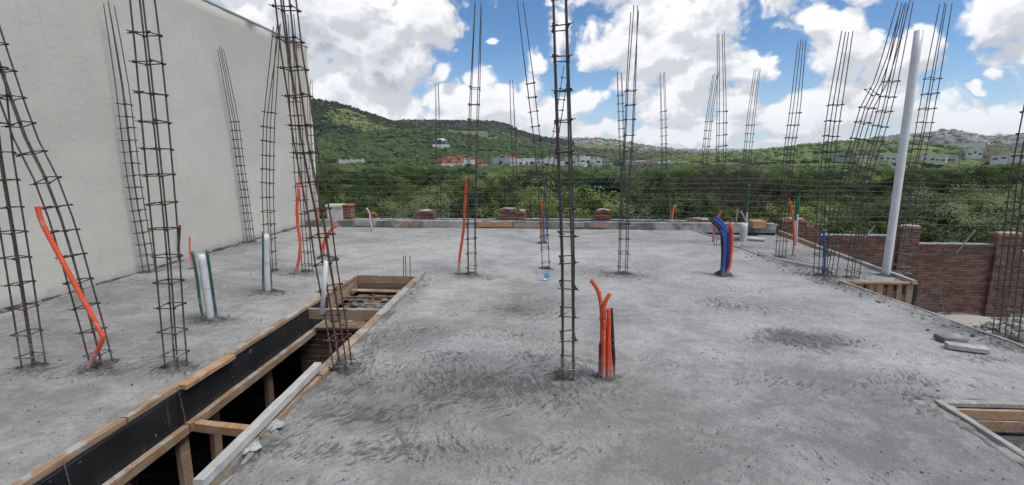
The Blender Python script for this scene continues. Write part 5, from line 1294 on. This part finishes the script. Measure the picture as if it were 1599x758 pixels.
# dome house on the hill
q = P3(689, 231, 352); dh = empty('dome_house', q, 'round dark glass house with white dome on the hillside', 'house', None, -math.atan2(q.x, q.y))
s = 352 / FPX; mb = MB(); mb.box((-13 * s, 0, -3), (13 * s, 9, 5 * s)); mb.build('terrace', HC['white'], dh)
mb = MB(); n = 28; mb.tube([(0, 6, 5 * s + .02), (0, 6, 11 * s)], 8.6 * s, n); mb.build('glass_drum', M['dglass'] if 'dglass' in M else simple('dome_glass', (.03, .05, .09), .2, .1, 1, bs=0), dh, True)
mb = MB(); mb.tube([(0, 6, 11 * s + .02 + z * s) for z in (0, .8, .801, 2.0, 3.0, 3.5)], 1, n, rad=[8.9 * s, 9.1 * s, 7.6 * s, 6.4 * s, 3.8 * s, 1.0 * s]); mb.build('dome', HC['white'], dh, True)
for k in range(6):
    a = math.pi + math.pi * k / 5; mb = MB(); mb.tube([(math.cos(a) * 8.8 * s, 6 + math.sin(a) * 8.8 * s, 5 * s + .02), (math.cos(a) * 8.8 * s, 6 + math.sin(a) * 8.8 * s, 11 * s)], .07, 5); mb.build('mullion', HC['white'], dh)
# far town: tiny look-alike boxes
protos = []
for k, cc in enumerate(['white', 'cream', 'grey', 'tan', 'white', 'grey']):
    mb = MB(); a = random.uniform(.8, 1.3); mb.box((-a / 2, 0, -.8), (a / 2, .9, .42)); mb.box((-a * .3, .1, .42), (a * .25, .8, .42 + random.uniform(.1, .4)))
    me = bpy.data.meshes.new('town_house'); me.from_pydata(mb.v, [], mb.f); me.materials.append(HC[cc]); protos.append(me)
def town(n, pxr, tr, hf, label, group, size, r0, r1, kinds=(0, 1, 2, 3, 4, 5), noi=None):
    c = 0; tries = 0
    while c < n and tries < n * 20:
        tries += 1; px = random.uniform(*pxr); az, _ = azel(px, 230); t = random.uniform(*tr); r = r0 + (r1 - r0) * t
        x, y = math.sin(az) * r, math.cos(az) * r
        if noi and mn.noise(Vector((x, y, 0)) * noi) < -.05: continue
        o = bpy.data.objects.new('town_house', protos[random.choice(kinds)]); col.objects.link(o); o.location = (x, y, hf(az, r)); s_ = size * random.uniform(.7, 1.4); o.scale = (s_, s_, s_ * .8); o.rotation_euler = (0, 0, -az + random.uniform(-.4, .4))
        tag(o, label, 'house', group); c += 1
town(75, (870, 1080), (.55, .99), H_town, 'tiny pale house crowded on the distant hill right of centre', 'houses on the distant hill right of centre', 11, 700, 1900)
town(150, (1180, 1650), (.45, .99), H_town, 'tiny pale house scattered over the distant right hand hill', 'houses on the distant right hand hill', 11, 700, 1900)
town(55, (1440, 1650), (.25, .55), H_town, 'small pale house on the lower right hand town slope', 'houses on the lower right town slope', 12, 700, 1900)
ORD = 'first second third fourth fifth sixth seventh eighth ninth tenth eleventh twelfth thirteenth fourteenth fifteenth sixteenth seventeenth eighteenth'.split()
def town_mass():
    mb = [MB() for _ in range(3)]; c = 0
    while c < 900:
        px = random.choice((random.uniform(865, 1090), random.uniform(1180, 1660), random.uniform(1180, 1660))); az, _ = azel(px, 230); t = random.uniform(.5, 1.0) ** .7; r = 700 + 1200 * t
        x, y = math.sin(az) * r, math.cos(az) * r
        if mn.noise(Vector((x, y, 0)) * .007) < -.02: continue
        z = H_town(az, r); a_ = random.uniform(2.5, 6); b_ = random.uniform(3, 6); h_ = random.uniform(2.2, 5)
        mb[c % 3].box((x - a_, y - b_, z - 4), (x + a_, y + b_, z + h_)); c += 1
    for m_, k in zip(mb, ('white', 'cream', 'grey')):
        tag(m_.build('town_blocks', HC[k]), {'white': 'white', 'cream': 'cream', 'grey': 'grey'}[k] + ' specks of the dense distant town too small to count', 'town', kind='stuff')
town_mass()
# white apartment slabs on the horizon
for k in range(18):
    px = 1036 + k * 8.3 + random.uniform(-1, 1); q = P3(px, 238.5, 1500); mb = MB(); w_ = random.uniform(4, 6.5) * 2; mb.box((-w_ / 2, 0, -12), (w_ / 2, 10, random.uniform(9, 12)))
    o = mb.build('apartment_block', HC['white'], None, False, q); o.rotation_euler = (0, 0, -math.atan2(q.x, q.y)); tag(o, ORD[k] + ' white apartment slab from the left in the row on the distant skyline', 'apartment block', 'white apartment slabs on the skyline')
for (px, py, w_, r, lab) in [(1510, 228, 30, 900, 'long white industrial shed on the right hand slope'), (1530, 227, 12, 905, 'short red ended shed beside the long white one')]:
    q = P3(px, py, r); s = r / FPX; mb = MB(); mb.box((-w_ / 2 * s, 0, -4), (w_ / 2 * s, 14, 3 * s)); o = mb.build('industrial_shed', HC['white' if w_ > 20 else 'pink'], None, False, q); o.rotation_euler = (0, 0, -math.atan2(q.x, q.y)); tag(o, lab, 'shed')
# power poles on the slopes
for (px, y0, y1, r, lab) in [(577, 247, 228, 330, 'thin pale pole on the near hillside'), (536, 252, 241, 320, 'short pale pole at the left foot of the near hillside')]:
    a, b = P3(px, y0, r), P3(px, y1, r); mb = MB(); mb.tube([a, b], .18, 5); tag(mb.build('power_pole', M['galv']), lab, 'pole')
# thin air between here and the hills
mb = MB(); mb.box((-4700, -4700, -40), (4700, 4700, 260)); hz_m = bpy.data.materials.new('haze'); hz_m.use_nodes = True; hn = hz_m.node_tree; hn.nodes.clear()
ho = node(hn, 'ShaderNodeOutputMaterial'); hv = node(hn, 'ShaderNodeVolumePrincipled'); hn.links.new(hv.outputs[0], ho.inputs['Volume'])
hv.inputs['Color'].default_value = (.86, .92, 1.0, 1); hv.inputs['Density'].default_value = .00009; hv.inputs['Anisotropy'].default_value = .1
tag(mb.build('haze', hz_m), kind='stuff')
# rubble heap near the boundary wall
mb = MB()
for k in range(260):
    px = random.uniform(1440, 1640); py = random.uniform(492, 560); g = G(px, py, GZ); r = random.uniform(.02, .10) * (1.6 if px > 1540 else .7)
    if g.y > 12.1 or g.x < edge_x(g.y) + .25: continue
    mb.lump((g.x, g.y, GZ + .02), (r, r, r * .6), 1, .4, seed=k)
tag(mb.build('rubble', M['concrete']), 'grey rubble strewn on the sand before the brick wall', kind='stuff')
